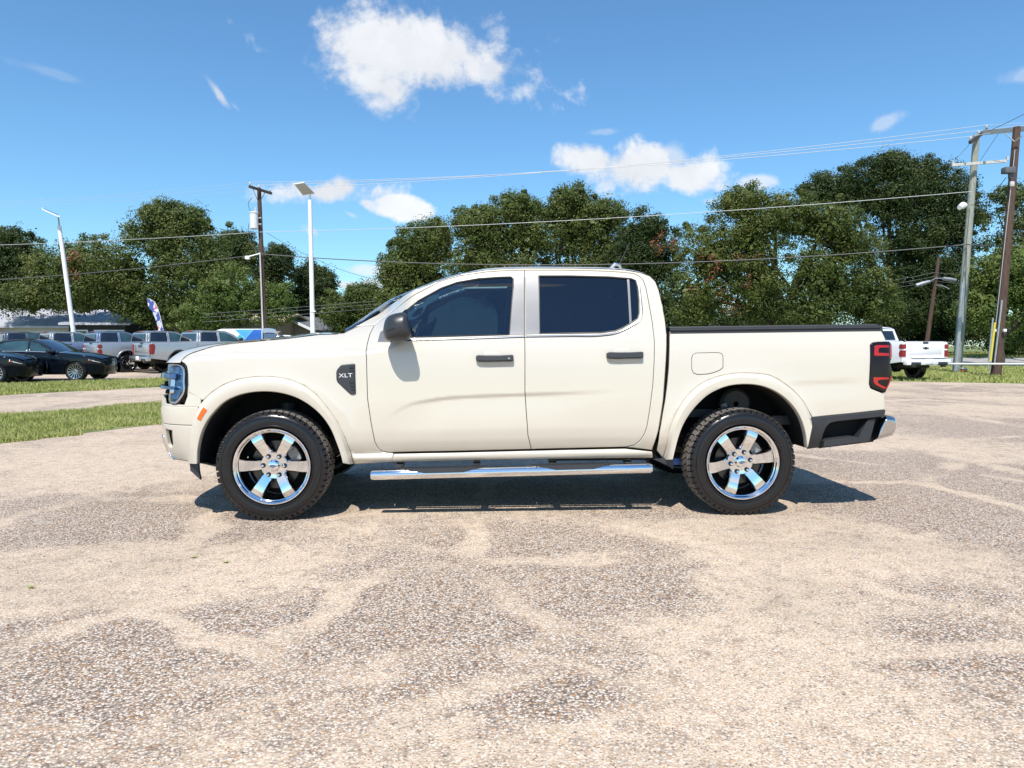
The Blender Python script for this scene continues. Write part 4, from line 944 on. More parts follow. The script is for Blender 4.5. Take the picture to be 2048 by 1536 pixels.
def lawn_material():
    M, N, L, p = node_mat('lawn'); t = NT(N, L); c = t.coord()
    n = t.noise(c, 1.2, 6, .65)['Fac']; f = t.noise(c, 55, 3)['Fac']
    a = t.ramp(t.math('ADD', t.math('MULTIPLY', n, .6), t.math('MULTIPLY', f, .4)), [(.32, (.075, .11, .028)), (.5, (.16, .20, .06)), (.68, (.30, .28, .13))])
    L.new(a, p.inputs['Base Color']); p.inputs['Roughness'].default_value = .9
    b = N.new('ShaderNodeBump'); L.new(f, b.inputs['Height']); b.inputs['Strength'].default_value = .6; b.inputs['Distance'].default_value = .03; L.new(b.outputs[0], p.inputs['Normal']); return M
M_LAWN = lawn_material()
def sheet(name, poly, z, m, div=None):
    b = MB(); b.add([(x, y, terr(y) + z) for x, y in poly], [list(range(len(poly)))]); return tag(b.build(name, m, smooth=False), kind='structure')
ys = [-400, -60, 0, 42, 44, 46, 48, 50, 52, 54, 56, 58, 70, 120, 400, 1500]; b = MB()
b.add([(x, y, terr(y)) for y in ys for x in (-1600, 1600)], [[2 * i, 2 * i + 1, 2 * i + 3, 2 * i + 2] for i in range(len(ys) - 1)])
tag(b.build('ground', M_LAWN, smooth=True), kind='structure')
sheet('gravel_lot', [(-60, -40), (60, -40), (60, 17), (30, 20.3), (17, 22.5), (13.8, 24.0), (10, 25.5), (5, 41), (-60, 41)], .004, M_GRAVEL)
M_ROAD, N, L, p = node_mat('pale_asphalt'); t = NT(N, L); c = t.coord()
L.new(t.ramp(t.noise(c, 3, 6)['Fac'], [(.3, (.30, .28, .26)), (.7, (.42, .40, .37))]), p.inputs['Base Color']); p.inputs['Roughness'].default_value = .85
for i in range(6):
    pass
b = MB(); ry = np.linspace(42.3, 51.5, 7); b.add([(x, y, terr(y) + .006) for y in ry for x in (-150, 150)], [[2 * i, 2 * i + 1, 2 * i + 3, 2 * i + 2] for i in range(6)])
tag(b.build('road', M_ROAD), kind='structure')
# grass strips: a sheet and short mown blades on each
M_BLADE, N, L, p = node_mat('grass_blades'); t = NT(N, L); c = t.coord()
L.new(t.ramp(t.math('ADD', t.math('MULTIPLY', t.noise(c, 1.1, 5, .6)['Fac'], .55), t.math('MULTIPLY', t.noise(c, 30, 2)['Fac'], .45)), [(.30, (.14, .18, .042)), (.45, (.27, .305, .08)), (.58, (.40, .395, .15)), (.70, (.56, .50, .28))]), p.inputs['Base Color'])
p.inputs['Roughness'].default_value = .6; p.inputs['Specular IOR Level'].default_value = .2
def blades(name, poly, n, h, w, edge=.0, seed=1, label=None):
    r = np.random.default_rng(seed); P = np.array(poly); lo, hi = P.min(0), P.max(0); pts = np.zeros((0, 2))
    while len(pts) < n:
        q = lo + (hi - lo) * r.random((n * 2, 2)); wob = np.stack([.16 * np.sin(q[:, 1] * 3.1 + 1) + .07 * np.sin(q[:, 1] * 9.7), .08 * np.sin(q[:, 0] * 4.3)], -1)
        pts = np.concatenate([pts, q[inpoly(q + wob, P)]])
    pts = pts[:n]; a = r.random(n) * 2 * np.pi; hh = h * (.45 + .8 * r.random(n) ** 1.5); ww = w * (.7 + .6 * r.random(n))
    z0 = np.array([terr(y) for y in pts[:, 1]]) if P[:, 1].max() > 42 else np.zeros(n)
    dx, dy = np.cos(a) * ww, np.sin(a) * ww; ln = r.normal(0, .45, (n, 2)) * hh[:, None]
    V = np.zeros((n, 3, 3)); V[:, 0] = np.stack([pts[:, 0] - dx, pts[:, 1] - dy, z0 + .003], -1); V[:, 1] = np.stack([pts[:, 0] + dx, pts[:, 1] + dy, z0 + .003], -1)
    V[:, 2] = np.stack([pts[:, 0] + ln[:, 0], pts[:, 1] + ln[:, 1], z0 + hh], -1)
    me = bpy.data.meshes.new(name); me.vertices.add(n * 3); me.vertices.foreach_set('co', V.ravel()); me.loops.add(n * 3); me.loops.foreach_set('vertex_index', np.arange(n * 3, dtype=np.int32))
    me.polygons.add(n); me.polygons.foreach_set('loop_start', np.arange(0, n * 3, 3, dtype=np.int32)); me.polygons.foreach_set('loop_total', np.full(n, 3, np.int32)); me.update()
    return tag(link(name, me, M_BLADE), label, 'grass', kind='stuff')
def g2(u, v): q = G(u, v); return (q.x, q.y)
s1a, s1b, s1c, s1d = g2(0, 888), g2(322, 848), g2(318, 806), g2(0, 833)
def ext(a, b, k): return (a[0] + (b[0] - a[0]) * k, a[1] + (b[1] - a[1]) * k)
STR1 = [ext(s1a, s1b, -.35), ext(s1a, s1b, 1.6), ext(s1d, s1c, 1.6), ext(s1d, s1c, -.5)]
s2a, s2b, s2c, s2d = g2(0, 791), g2(326, 774), g2(318, 757.5), g2(0, 769)
STR2 = [ext(s2a, s2b, -.6), ext(s2a, s2b, 1.5), ext(s2d, s2c, 1.5), ext(s2d, s2c, -.6)]
for k, (P, n, h, w, lb) in enumerate(((STR1, 60000, .065, .007, 'short sunlit grass strip just left of the cream pickup nose'), (STR2, 45000, .085, .012, 'farther grass strip beside the black sedan'))):
    sheet('grass_strip', P, .008, M_LAWN); blades('grass', P, n, h, w, seed=k + 3, label=lb)
blades('grass', [(11, 25.2), (13.8, 24.0), (17, 22.5), (30, 20.3), (34, 42), (11, 42)], 60000, .10, .016, seed=9, label='lawn under the utility poles on the right')
blades('grass', [(14, 51.8), (50, 51.8), (56, 70), (14, 70)], 26000, .16, .03, seed=10, label='lawn beyond the road under the trees')
# loose stones close to the camera
r = np.random.default_rng(5); n = 7000
py = 1.7 + 6.0 * r.random(n) ** 1.3; px = (r.random(n) - .5) * 2 * (py * .80 + .3); s = .0028 + .0042 * r.random(n) ** 2.5
oct_ = np.array([[1, 0, 0], [-1, 0, 0], [0, 1, 0], [0, -1, 0], [0, 0, 1], [0, 0, -1]], float); of = np.array([[0, 2, 4], [2, 1, 4], [1, 3, 4], [3, 0, 4], [2, 0, 5], [1, 2, 5], [3, 1, 5], [0, 3, 5]])
V = oct_[None] * s[:, None, None] * (.75 + .5 * r.random((n, 6, 1))) * np.array([1, 1, .62]); a = r.random(n) * 6.28
X = V[..., 0] * np.cos(a)[:, None] - V[..., 1] * np.sin(a)[:, None]; Y = V[..., 0] * np.sin(a)[:, None] + V[..., 1] * np.cos(a)[:, None]
V = np.stack([X + px[:, None], Y + py[:, None], V[..., 2] + .004 + s[:, None] * .3], -1).reshape(-1, 3); Fc = (of[None] + 6 * np.arange(n)[:, None, None]).reshape(-1, 3)
M_STONE, N, L, p = node_mat('loose_stones'); t = NT(N, L); c = t.coord(); vv = t.voro(c, 45); sp_ = N.new('ShaderNodeSeparateColor'); L.new(vv['Color'], sp_.inputs[0])
L.new(t.ramp(sp_.outputs[0], [(0, (.60, .55, .48)), (.3, (.42, .31, .22)), (.5, (.33, .30, .28)), (.7, (.58, .5, .42)), (.9, (.16, .14, .13))], 'CONSTANT'), p.inputs['Base Color']); p.inputs['Roughness'].default_value = .8
b = MB(); me = bpy.data.meshes.new('loose_gravel'); me.from_pydata(V.tolist(), [], Fc.tolist()); tag(link('loose_gravel', me, M_STONE), 'loose pebbles scattered over the pale lot in front', 'gravel', kind='stuff')
# three small weeds growing through the gravel
for k, (u, v) in enumerate(((454, 1127), (388, 1117), (62, 1178))):
    q = G(u, v); rr = random.Random(k); b = MB()
    for i in range(26):
        a = rr.uniform(0, 6.28); l = rr.uniform(.012, .03); w = .003
        b.add([(math.cos(a + 1.57) * w, math.sin(a + 1.57) * w, 0), (-math.cos(a + 1.57) * w, -math.sin(a + 1.57) * w, 0), (math.cos(a) * l, math.sin(a) * l, rr.uniform(.004, .014))], [[0, 1, 2]])
    o = b.build('weed', M_BLADE, smooth=False, fix=False); o.location = (q.x, q.y, .005)
    tag(o, ['tiny green weed in pale gravel below the front wheel', 'tiny yellowish weed left of the greener one in the gravel', 'small brown weed near the left edge of the gravel'][k], 'weed', 'weeds in the gravel')
# ================================================================== other vehicles
def paint(name, c, metal=0., rough=.3): return mat(name, c, rough, metal, 1.0, .5, .015, 3)
P_SILVER = paint('silver_paint', (.37, .39, .41), .55, .34); P_SILVER2 = paint('pale_silver_paint', (.42, .445, .46), .55, .34); P_BLUE = paint('blue_grey_paint', (.20, .26, .37), .5, .32)
P_BLACK = mat('black_paint', (.003, .005, .010), .12, 0, .35, .22, .015, 3); P_WHITE = paint('white_paint', (.78, .79, .81)); P_GREY = paint('dark_slate_paint', (.10, .12, .16), .4)
M_BGLASS = mat('dark_window_glass', (.012, .018, .03), .03, coat=.5, var=.3, vscale=2)
M_BGLASS2 = mat('green_tint_window', (.025, .055, .065), .04, coat=.5, var=.5, vscale=2)
M_BGRED = mat('tail_lamp_red', (.22, .006, .010), .15, coat=.3); M_PLATE = mat('plate_white', (.75, .76, .78), .4)
def arch(cx, r, z0, n=14, squash=1.):
    return [(cx + r * math.cos(a), z0 + r * squash * math.sin(a)) for a in np.linspace(math.pi, 0, n)]
def bg_wheel(rt, rw, parent, x, y, z, spokes, m_rim, face=1, nsp=6, deep=.02, wd=.26):
    b = MB(); b.lathe([(.02, rw), (.0, rw + .02), (-.004, rw + .05), (.008, rt - .025), (.035, rt), (wd - .035, rt), (wd, rt - .03), (wd, rw)], 40)
    M_ = Matrix.Rotation(math.pi, 4, 'Z') if face < 0 else Matrix.Identity(4)
    w = b.build('tyre', M_RUBBER, None, ang=30)
    b = MB(); b.lathe([(.02, rw), (.006, rw - .004), (.008, rw - .018), (.05, rw - .03), (.20, rw - .05)], 40); b.lathe([(.03, 0), (.032, .05), (.045, .075), (.09, .08)], 20)
    for k in range(nsp):
        th = 2 * math.pi * k / nsp + .26
        for d in ((-.10, .10) if nsp <= 6 else (0,)):
            c, s_ = math.cos(th + d), math.sin(th + d); h0, h1 = (.016, .022) if nsp <= 6 else (.010, .016)
            q = []
            for r_, h, a in ((.05, h0, .035), (rw * .55, h0 * 1.1, .028), (rw - .008, h1, .014)):
                q += [(r_ * c + h * s_, a + .03, r_ * s_ - h * c), (r_ * c + h * s_, a, r_ * s_ - h * c), (r_ * c - h * s_, a, r_ * s_ + h * c), (r_ * c - h * s_, a + .03, r_ * s_ + h * c)]
            b.add(q, [[i * 4 + j, i * 4 + j + 1, i * 4 + 4 + j + 1, i * 4 + 4 + j] for i in range(2) for j in range(3)])
    rim = b.build('rim', m_rim, w, ang=30)
    b = MB(); b.lathe([(.10, 0), (.10, rw - .03)], 24); b.build('hub_backing', M_LINER, w)
    w.name = 'wheel'; w.parent = parent; w.location = (x, y, z); w.rotation_euler = (0, .2 * x, math.pi if face < 0 else 0)
    return w
def loft_sheet(name, A, B, m, parent, n=9, bulge=0., axis=2, p=2.2):
    """surface between the near curve A and the far curve B with a crown."""
    A = np.array(A, float); B = np.array(B, float); vs = []
    for j in range(n):
        t = j / (n - 1); q = A * (1 - t) + B * t; q = q.copy(); q[:, axis] += bulge * (1 - abs(2 * t - 1) ** p); vs.append(q)
    k = len(A); b = MB(); b.add(np.concatenate(vs).tolist(), [[i * k + j, i * k + j + 1, (i + 1) * k + j + 1, (i + 1) * k + j] for i in range(n - 1) for j in range(k - 1)])
    return b.build(name, m, parent, ang=45)
def side_surface(base, XF, rf, XR, rr):
    def y(X, Z):
        v = base(Z); t = np.clip((X - (XF - rf)) / rf, 0, .97); v = v + rf * .62 * (1 - np.sqrt(1 - t ** 2.2))
        t = np.clip(((XR + rr) - X) / rr, 0, .97); return v + rr * .62 * (1 - np.sqrt(1 - t ** 2.2))
    return y
def big_pickup(label, pm, lamp='split', loc=(0, 0), phi=0., group=None, rim=None, glass_=None, letters=None, trim=None, decal=False):
    global YC
    old = YC; YC = 1.015; T = thing('pickup_truck', label, 'pickup truck', (loc[0], loc[1], 0), phi, group)
    base = pch([.42, .55, .75, .95, 1.15, 1.32, 1.40, 1.48, 1.70, 1.92], [.07, .03, .01, .0, .008, .03, .055, .09, .165, .27]); yf = side_surface(base, 5.86, .55, 0., .10)
    S = lambda p: np.stack([p[:, 0], yf(p[:, 0], p[:, 1]), p[:, 1]], -1); So = lambda d: (lambda p: S(p) + [0, d, 0])
    k = dict(step=.07, inset=.012, gap=.005, roll=.006, mirror=True, flange=.03)
    rx, fx = 1.20, 4.90
    patch('bed_side', [(.01, .66), (.0, 1.30), (.03, 1.38), (2.02, 1.40), (2.02, .52), (1.80, .52)] + arch(rx, .50, .52, squash=1.02)[::-1] + [(.62, .58)], S, pm, T, **k)
    WR = [(2.22, 1.43), (2.30, 1.82), (2.42, 1.85), (3.02, 1.85), (3.02, 1.43)]; WF = [(3.14, 1.43), (3.14, 1.85), (3.46, 1.83), (3.78, 1.68), (4.10, 1.44)]
    d1 = patch('door', [(2.12, .56), (2.12, 1.40), (2.22, 1.86), (2.40, 1.88), (3.08, 1.88), (3.08, .56)], S, pm, T, holes=[WR], **k)
    d2 = patch('door', [(3.08, .56), (3.08, 1.88), (3.48, 1.865), (3.82, 1.71), (4.20, 1.42), (4.26, 1.2), (4.26, .56)], S, pm, T, holes=[WF], **k)
    patch('window', WR, So(.012), glass_ or M_BGLASS, d1, **{**k, 'gap': -.01, 'flange': 0}); patch('window', WF, So(.012), M_BGLASS2 if glass_ is None else glass_, d2, **{**k, 'gap': -.01, 'flange': 0})
    patch('cab_side', [(2.03, .56), (2.03, 1.40), (2.12, 1.84), (2.24, 1.91), (3.0, 1.92), (3.5, 1.90), (3.86, 1.75), (4.30, 1.42), (4.20, 1.42), (3.82, 1.71), (3.48, 1.865), (3.08, 1.88), (2.40, 1.88), (2.22, 1.86), (2.12, 1.40), (2.12, .56)], S, pm, T, **k)
    patch('fender', [(4.26, .50), (4.26, 1.36), (4.32, 1.39), (5.0, 1.345), (5.5, 1.29), (5.72, 1.22), (5.80, 1.05), (5.82, .70), (5.62, .60)] + arch(fx, .51, .52, squash=1.02)[::-1][1:] + [(4.40, .50)], S, pm, T, **k)
    for x in (2.6, 3.72): patch('handle', [(x, 1.17), (x + .2, 1.18), (x + .2, 1.215), (x, 1.205)], S, M_GLOSSB if trim != 'chrome' else M_SILVER, (d1 if x < 3 else d2), **{**k, 'thick': .03, 'inset': .008, 'gap': 0})
    for wx in (rx, fx):                              # wheel well liners and lips
        A = np.array([(p[0], .02, p[1]) for p in arch(wx, .49, .52, squash=1.02)]); strip('wheel_well_liner', A, A + [0, .45, 0], [(0, 0), (1, 0)], M_LINER, T, mirror=True)
        Aa = np.array([(p[0], .004, p[1]) for p in arch(wx, .47, .52, squash=1.02)]); Ab = np.array([(p[0], float(yf(np.array([p[0]]), np.array([p[1]]))[0]), p[1]) for p in arch(wx, .535, .52, squash=1.02)])
        strip('arch_lip', Aa, Ab, [(0, -.03), (.0, .02), (.7, .022), (1, -.004)], M_GREYP if lamp == 'cee' else pm, T, mirror=True)
    for (x, nm) in ((2.02, 0), (.0, 1)):
        pass
    y = 2 * YC
    tb_ = [(0.03, 1.385), (-.01, 1.30), (-.012, .95), (.0, .70)]
    tgt = loft_sheet('tailgate', [(p[0], .16, p[1]) for p in tb_], [(p[0], y - .16, p[1]) for p in tb_], pm, T, 5)
    b = MB(); b.box((-.012, YC, 1.10), (.02, 1.45, .34), bev=.012); b.build('tailgate_panel', pm, tgt)
    b = MB(); b.box((-.014, YC, .80), (.016, 1.5, .07), bev=.008); b.build('tailgate_ridge', pm, tgt)
    b = MB(); b.box((-.016, YC, 1.325), (.03, .24, .06), bev=.01); b.build('tailgate_handle', M_GLOSSB, tgt)
    for yy in (.085, y - .085): b = MB(); b.box((.03, yy, 1.0), (.07, .15, .70), bev=.02); b.build('tail_post', pm, T)
    if letters == 'bow':
        b = MB(); z = 1.14
        b.prism([(-.14, z - .02), (-.12, z + .02), (-.05, z + .02), (-.045, z + .04), (.055, z + .04), (.05, z + .02), (.14, z + .02), (.12, z - .02), (.05, z - .02), (.045, z - .04), (-.055, z - .04), (-.05, z - .02)], -.008, .008)
        e = b.build('tailgate_emblem', M_GLOSSB, tgt); e.rotation_euler = (0, 0, R(90)); e.location = (-.026, YC, 0)
    elif letters: text_mesh(letters, .16, 'tailgate_lettering', M_GLOSSB, tgt, (-.024, YC + .1, 1.20), (R(90), 0, R(-90)), .004, 1.4, .004)
    for s_ in (0, 1):                                # lamps wrap the tail corner
        q = (lambda v: v if not s_ else y - v)
        if lamp == 'split':
            for z0, z1 in ((1.11, 1.27), (.84, 1.06)):
                b = MB(); b.prism([(-.025, z0), (-.025, z1), (.10, z1), (.13, (z0 + z1) / 2), (.10, z0)], q(-.006), q(.15)); lp = b.build('tail_lamp', M_BGRED, T, ang=20)
            b = MB(); b.box((-.02, q(.12), 1.085), (.02, .14, .05), bev=.005); b.build('reverse_lamp', M_WHITE, T)
        else:
            b = MB(); b.prism([(-.025, .86), (-.03, 1.27), (.02, 1.31), (.13, 1.29), (.16, 1.2), (.12, .9), (.06, .84)], q(-.006), q(.17)); lp = b.build('tail_lamp', M_BGRED, T, ang=20)
            b = MB(); b.prism([(-.034, .95), (-.034, 1.18), (.03, 1.18), (.03, .95)], q(-.008), q(.16)); b.build('lamp_core', mat('deep_red_lens', (.25, .01, .02), .1, coat=1), lp)
    bm_ = pm if trim == 'body' else M_SILVER
    b = MB(); b.box((-.10, YC, .66), (.20, 1.96, .22), bev=.05); bp = b.build('rear_bumper', bm_, T)
    for yy in (.42, y - .42): b = MB(); b.box((-.19, yy, .60), (.05, .42, .12), bev=.01); b.build('bumper_recess', M_GLOSSB, bp)
    b = MB(); b.box((-.205, YC, .68), (.02, .32, .17), bev=.004); b.build('number_plate', M_PLATE, bp)
    b = MB(); b.box((-.15, YC, .785), (.10, 1.5, .02)); b.build('bumper_step_pad', M_GREYP, bp)
    for yy in (.35, y - .35): b = MB(); b.box((-.15, yy, .52), (.12, .16, .08), bev=.02); b.build('exhaust_tip', M_GLOSSB, bp)
    b = MB(); b.box((1.0, YC, 1.36), (1.96, 1.86, .06), bev=.01); b.build('bed_cover', M_BLACKP, T)
    hA = [(4.30, .10, 1.39), (5.0, .10, 1.345), (5.5, .17, 1.29), (5.70, .27, 1.23)]; hd = loft_sheet('hood', hA, [(p[0], y - p[1], p[2]) for p in hA], pm, T, 9, .05)
    fA = [(5.78, .30, 1.22), (5.82, .32, .9), (5.86, .32, .62)]; loft_sheet('grille', fA, [(p[0], y - p[1], p[2]) for p in fA], M_GLOSSB, T, 7, .03, 0)
    b = MB(); b.box((5.72, YC, .55), (.34, 1.9, .24), bev=.07); b.build('front_bumper', bm_, T)
    rA = [(2.12, .24, 1.845), (2.24, .275, 1.91), (3.0, .28, 1.925), (3.5, .275, 1.905), (3.60, .26, 1.87)]; loft_sheet('roof', rA, [(p[0], y - p[1], p[2]) for p in rA], pm, T, 9, .035)
    wA = [(3.55, .27, 1.89), (3.86, .20, 1.75), (4.30, .10, 1.42)]; loft_sheet('windshield', wA, [(p[0], y - p[1], p[2]) for p in wA], M_BGLASS, T, 9, .10, 0)
    cA = [(2.03, .07, .9), (2.03, .07, 1.40), (2.12, .23, 1.845)]; cb = loft_sheet('cab_back_wall', cA, [(p[0], y - p[1], p[2]) for p in cA], pm, T, 5)
    gA = [(2.035, .24, 1.45), (2.095, .33, 1.78)]; loft_sheet('rear_window', [(p[0] - .012, p[1], p[2]) for p in gA], [(p[0] - .012, y - p[1], p[2]) for p in gA], M_BGLASS, cb, 3)
    b = MB(); b.box((2.16, YC, 1.905), (.05, .34, .035), bev=.008); b.build('brake_light', M_RED, T)
    for s_ in (0, 1):
        b = MB(); yy = -.10 if not s_ else y + .10; b.box((4.06, yy, 1.47), (.14, .22, .26), bev=.05); b.box((4.08, yy + (.10 if not s_ else -.10), 1.42), (.07, .12, .06)); b.build('door_mirror', M_GLOSSB if trim != 'body' else pm, d2[s_])
    b = MB(); b.box((2.9, YC, .55), (5.2, 1.1, .22)); b.tube([(1.2, .2, .41), (1.2, y - .2, .41)], .06, 8); b.lathe([(-.16, .03), (-.1, .14), (.1, .14), (.16, .03)], 12, Matrix.Translation((1.2, YC, .41))); b.build('chassis', M_UNDER, T)
    b = MB(); b.box((3.0, YC, 1.15), (1.8, 1.6, .3)); b.box((2.5, YC, 1.4), (.2, 1.4, .5)); b.build('cabin_interior', M_INTERIOR, T)
    for x in (rx, fx):
        bg_wheel(.41, .265, T, x, .02, .41, 6, rim or M_POLISH, 1); bg_wheel(.41, .265, T, x, y - .02, .41, 6, rim or M_POLISH, -1)
    if decal:
        for i, (a, c_) in enumerate(((.50, .62), (.66, .80), (.84, .96))):
            b = MB(); q = S(np.array([(a, 1.265), (c_, 1.265), (c_, 1.30), (a, 1.30)])) - [0, .004, 0]; b.add(q.tolist(), [[0, 1, 2, 3]]); b.build('decal_stripe', M_GLOSSB, T, smooth=False)
    YC = old; return T
GA = 'pickups parked in a row by the grass strip'
PHI = R(48.7)
big_pickup('silver pickup with split red tail lamps, parked behind the black sedan', P_SILVER, 'split', (-18.4, 31.7), PHI, GA, letters=None)
big_pickup('pale silver pickup with tall single tail lamps, nearest the cream pickup hood', P_SILVER2, 'cee', (-15.62, 30.8), PHI, GA, rim=M_GLOSSB, letters='GMC')
big_pickup('blue grey pickup with dark lettering on its bed, half hidden by the black sedan', P_BLUE, 'split', (-21.25, 32.6), PHI, GA, decal=True)
big_pickup('silver blue pickup behind the roof of the black sedan, only cab showing', P_SILVER2, 'split', (-24.1, 33.5), PHI, GA)
big_pickup('dark slate pickup cab at the far left edge of the row', P_GREY, 'split', (-27.0, 34.4), PHI, GA)
xw = G(1808, 762); big_pickup('white pickup seen from behind with black tailgate emblem, right of the cream pickup', P_WHITE, 'split', (15.32, 25.0), R(107.5), None, letters='bow', trim='body')

def sedan(label, pm, loc, phi, group=None, name='sedan', cat='sedan', hs=1.0, rim=None):
    global YC
    old = YC; YC = .935; T = thing(name, label, cat, (loc[0], loc[1], 0), phi, group); y = 2 * YC
    h = lambda z: z if z < .9 else .9 + (z - .9) * hs
    gx = lambda a, z: a if z < .88 else float(np.interp(a, [0, 2.2, 3.8, 4.95], [0, 2.2, 3.50, 4.95]))
    H = lambda P: [(gx(a, z), h(z)) for a, z in P]
    base = pch([.18, .28, .45, .62, .78, .90, .99, h(1.06), h(1.25), h(1.45)], [.10, .04, .015, .0, .004, .02, .05, .10, .20, .30]); yf = side_surface(base, 4.98, .75, 0., .45)
    S = lambda p: np.stack([p[:, 0], yf(p[:, 0], p[:, 1]), p[:, 1]], -1); So = lambda d: (lambda p: S(p) + [0, d, 0])
    k = dict(step=.06, inset=.012, gap=.004, roll=.006, mirror=True, flange=.03); rx, fx = 1.14, 4.08; ra = .375
    patch('rear_quarter', H([(.04, .30), (.03, .80), (.10, 1.0), (.85, 1.04), (1.55, 1.04), (1.72, .95), (1.72, .26), (1.53, .24)]) + arch(rx, ra, .32)[::-1] + [(.55, .24)], S, pm, T, **k)
    d1 = patch('door', H([(1.72, .26), (1.72, .95), (1.55, 1.04), (2.62, 1.015), (2.62, .24)]), S, pm, T, **k)
    d2 = patch('door', H([(2.62, .24), (2.62, 1.015), (3.62, .985), (3.66, .80), (3.60, .24)]), S, pm, T, **k)
    patch('fender', H([(3.60, .24), (3.66, .80), (3.62, .985), (3.80, 1.0), (4.3, .93), (4.7, .83), (4.90, .70), (4.95, .50), (4.90, .26), (4.45, .22)]) + arch(fx, ra, .32)[::-1] + [(3.64, .24)], S, pm, T, **k)
    patch('roof_rail', H([(.85, 1.045), (1.30, 1.27), (1.70, 1.40), (2.2, 1.45), (2.7, 1.44), (3.10, 1.33), (3.80, 1.005), (3.66, 1.0), (3.02, 1.31), (2.66, 1.40), (2.2, 1.41), (1.75, 1.36), (1.42, 1.22), (1.16, 1.06)]), S, pm, T, **k)
    W1 = H([(1.18, 1.055), (1.44, 1.22), (1.77, 1.355), (2.2, 1.405), (2.56, 1.40), (2.60, 1.03)]); W2 = H([(2.68, 1.03), (2.64, 1.39), (3.0, 1.305), (3.58, 1.01)])
    patch('window', W1, So(.008), M_BGLASS2, d1, **{**k, 'flange': .01}); patch('window', W2, So(.008), M_BGLASS2, d2, **{**k, 'flange': .01})
    patch('door_pillar', H([(2.56, 1.40), (2.65, 1.40), (2.69, 1.02), (2.60, 1.02)]), S, M_GLOSSB, d2, **{**k, 'step': .05, 'inset': .006, 'flange': .01})
    for A, dd in ((H([(1.15, 1.045), (1.9, 1.035), (2.6, 1.025), (3.62, 1.0)]), d2), (H([(3.62, 1.0), (3.04, 1.315), (2.66, 1.405), (2.2, 1.418), (1.75, 1.37), (1.42, 1.23), (1.15, 1.045)]), d2)):
        q = S(smooth_line(np.array(A), 30)) - [0, .004, 0]
        for s_ in (0, 1):
            b = MB(); b.tube([(p[0], p[1] if not s_ else y - p[1], p[2]) for p in q], .008, 5); b.build('window_trim', M_SILVER, dd[s_])
    for x, dd in ((2.32, d1), (3.3 - .0, d2)): patch('handle', [(x - .62 + .4, .84), (x, .845), (x, .87), (x - .22, .865)], S, M_GLOSSB, dd, **{**k, 'thick': .025, 'inset': .006, 'gap': 0})
    for wx in (rx, fx):
        A = np.array([(p[0], .03, p[1]) for p in arch(wx, ra - .005, .32)]); strip('wheel_well_liner', A, A + [0, .4, 0], [(0, 0), (1, 0)], M_LINER, T, mirror=True)
        bg_wheel(.345, .255, T, wx, .015, .345, 14, rim or M_SILVER, 1, 15, wd=.22); bg_wheel(.345, .255, T, wx, y - .015, .345, 14, rim or M_SILVER, -1, 15, wd=.22)
    def L2(nm, A, m_, bu=0., ax=2, n=9): A = [(gx(p[0], p[2]), p[1], h(p[2])) for p in A]; return loft_sheet(nm, A, [(p[0], y - p[1], p[2]) for p in A], m_, T, n, bu, ax)
    L2('hood', [(3.78, .07, 1.0), (4.3, .08, .93), (4.65, .20, .84), (4.80, .34, .76)], pm, .05)
    L2('nose', [(4.78, .33, .77), (4.84, .36, .62), (4.84, .36, .40), (4.76, .30, .22)], pm, .12, 0)
    gr = L2('grille', [(4.86, .52, .68), (4.875, .56, .5), (4.87, .52, .34)], M_GLOSSB, .10, 0, 7)
    L2('windshield', [(2.72, .295, 1.435), (3.10, .245, 1.33), (3.80, .06, 1.005)], M_BGLASS, .12, 0)
    L2('roof', [(1.68, .285, 1.395), (2.2, .30, 1.45), (2.74, .295, 1.435)], pm, .03)
    L2('rear_window', [(.85, .06, 1.045), (1.30, .22, 1.27), (1.70, .285, 1.40)], M_BGLASS, -.06, 0)
    L2('trunk', [(.10, .24, 1.0), (.45, .10, 1.03), (.86, .06, 1.045)], pm, .03); L2('rear_fascia', [(.10, .25, 1.0), (.02, .28, .8), (.03, .28, .3)], pm, -.06, 0)
    hl = patch('headlight', H([(4.46, .755), (4.62, .775), (4.86, .66), (4.84, .62), (4.66, .67)]), S, M_GLOSSB, T, **{**k, 'thick': .006, 'inset': .01, 'flange': .01})
    for dd in (hl[0], hl[1]): pass
    patch('lamp_strip', H([(4.60, .735), (4.84, .65), (4.835, .635), (4.62, .70)]), S, M_PLATE, hl, **{**k, 'thick': .009, 'inset': .005, 'flange': .004, 'gap': 0})
    patch('side_marker', H([(4.50, .725), (4.60, .735), (4.60, .715), (4.52, .705)]), S, M_AMBER, hl, **{**k, 'thick': .009, 'inset': .004, 'flange': .004, 'gap': 0})
    for s_ in (0, 1):
        b = MB(); yy = -.09 if not s_ else y + .09; b.box((3.34, yy, h(1.03)), (.20, .20, .13), bev=.045); b.box((3.36, yy + (.11 if not s_ else -.11), h(.985)), (.08, .14, .05)); b.build('door_mirror', M_GLOSSB, d2[s_])
    b = MB(); b.box((2.55, YC, .32), (4.2, 1.3, .18)); b.build('chassis', M_UNDER, T)
    b = MB(); b.box((2.4, YC, .75), (2.2, 1.5, .3)); b.box((2.35, YC, 1.05), (.18, 1.2, .45)); b.build('cabin_interior', M_INTERIOR, T)
    YC = old; return T
GS = 'black sedans parked nose to tail'
sedan('black sedan with chrome window trim and silver multi spoke wheels, parked beside the grass strip', P_BLACK, (-18.95, 23.75), R(6), GS)
sedan('black sedan cut by the left edge, only its nose in view', P_BLACK, (-20.35, 21.75), R(8), GS)
sedan('white hatchback behind the silver pickups, only its pale roof showing', P_WHITE, (-15.6, 41.2), R(12), None, 'hatchback', 'car', 1.75)
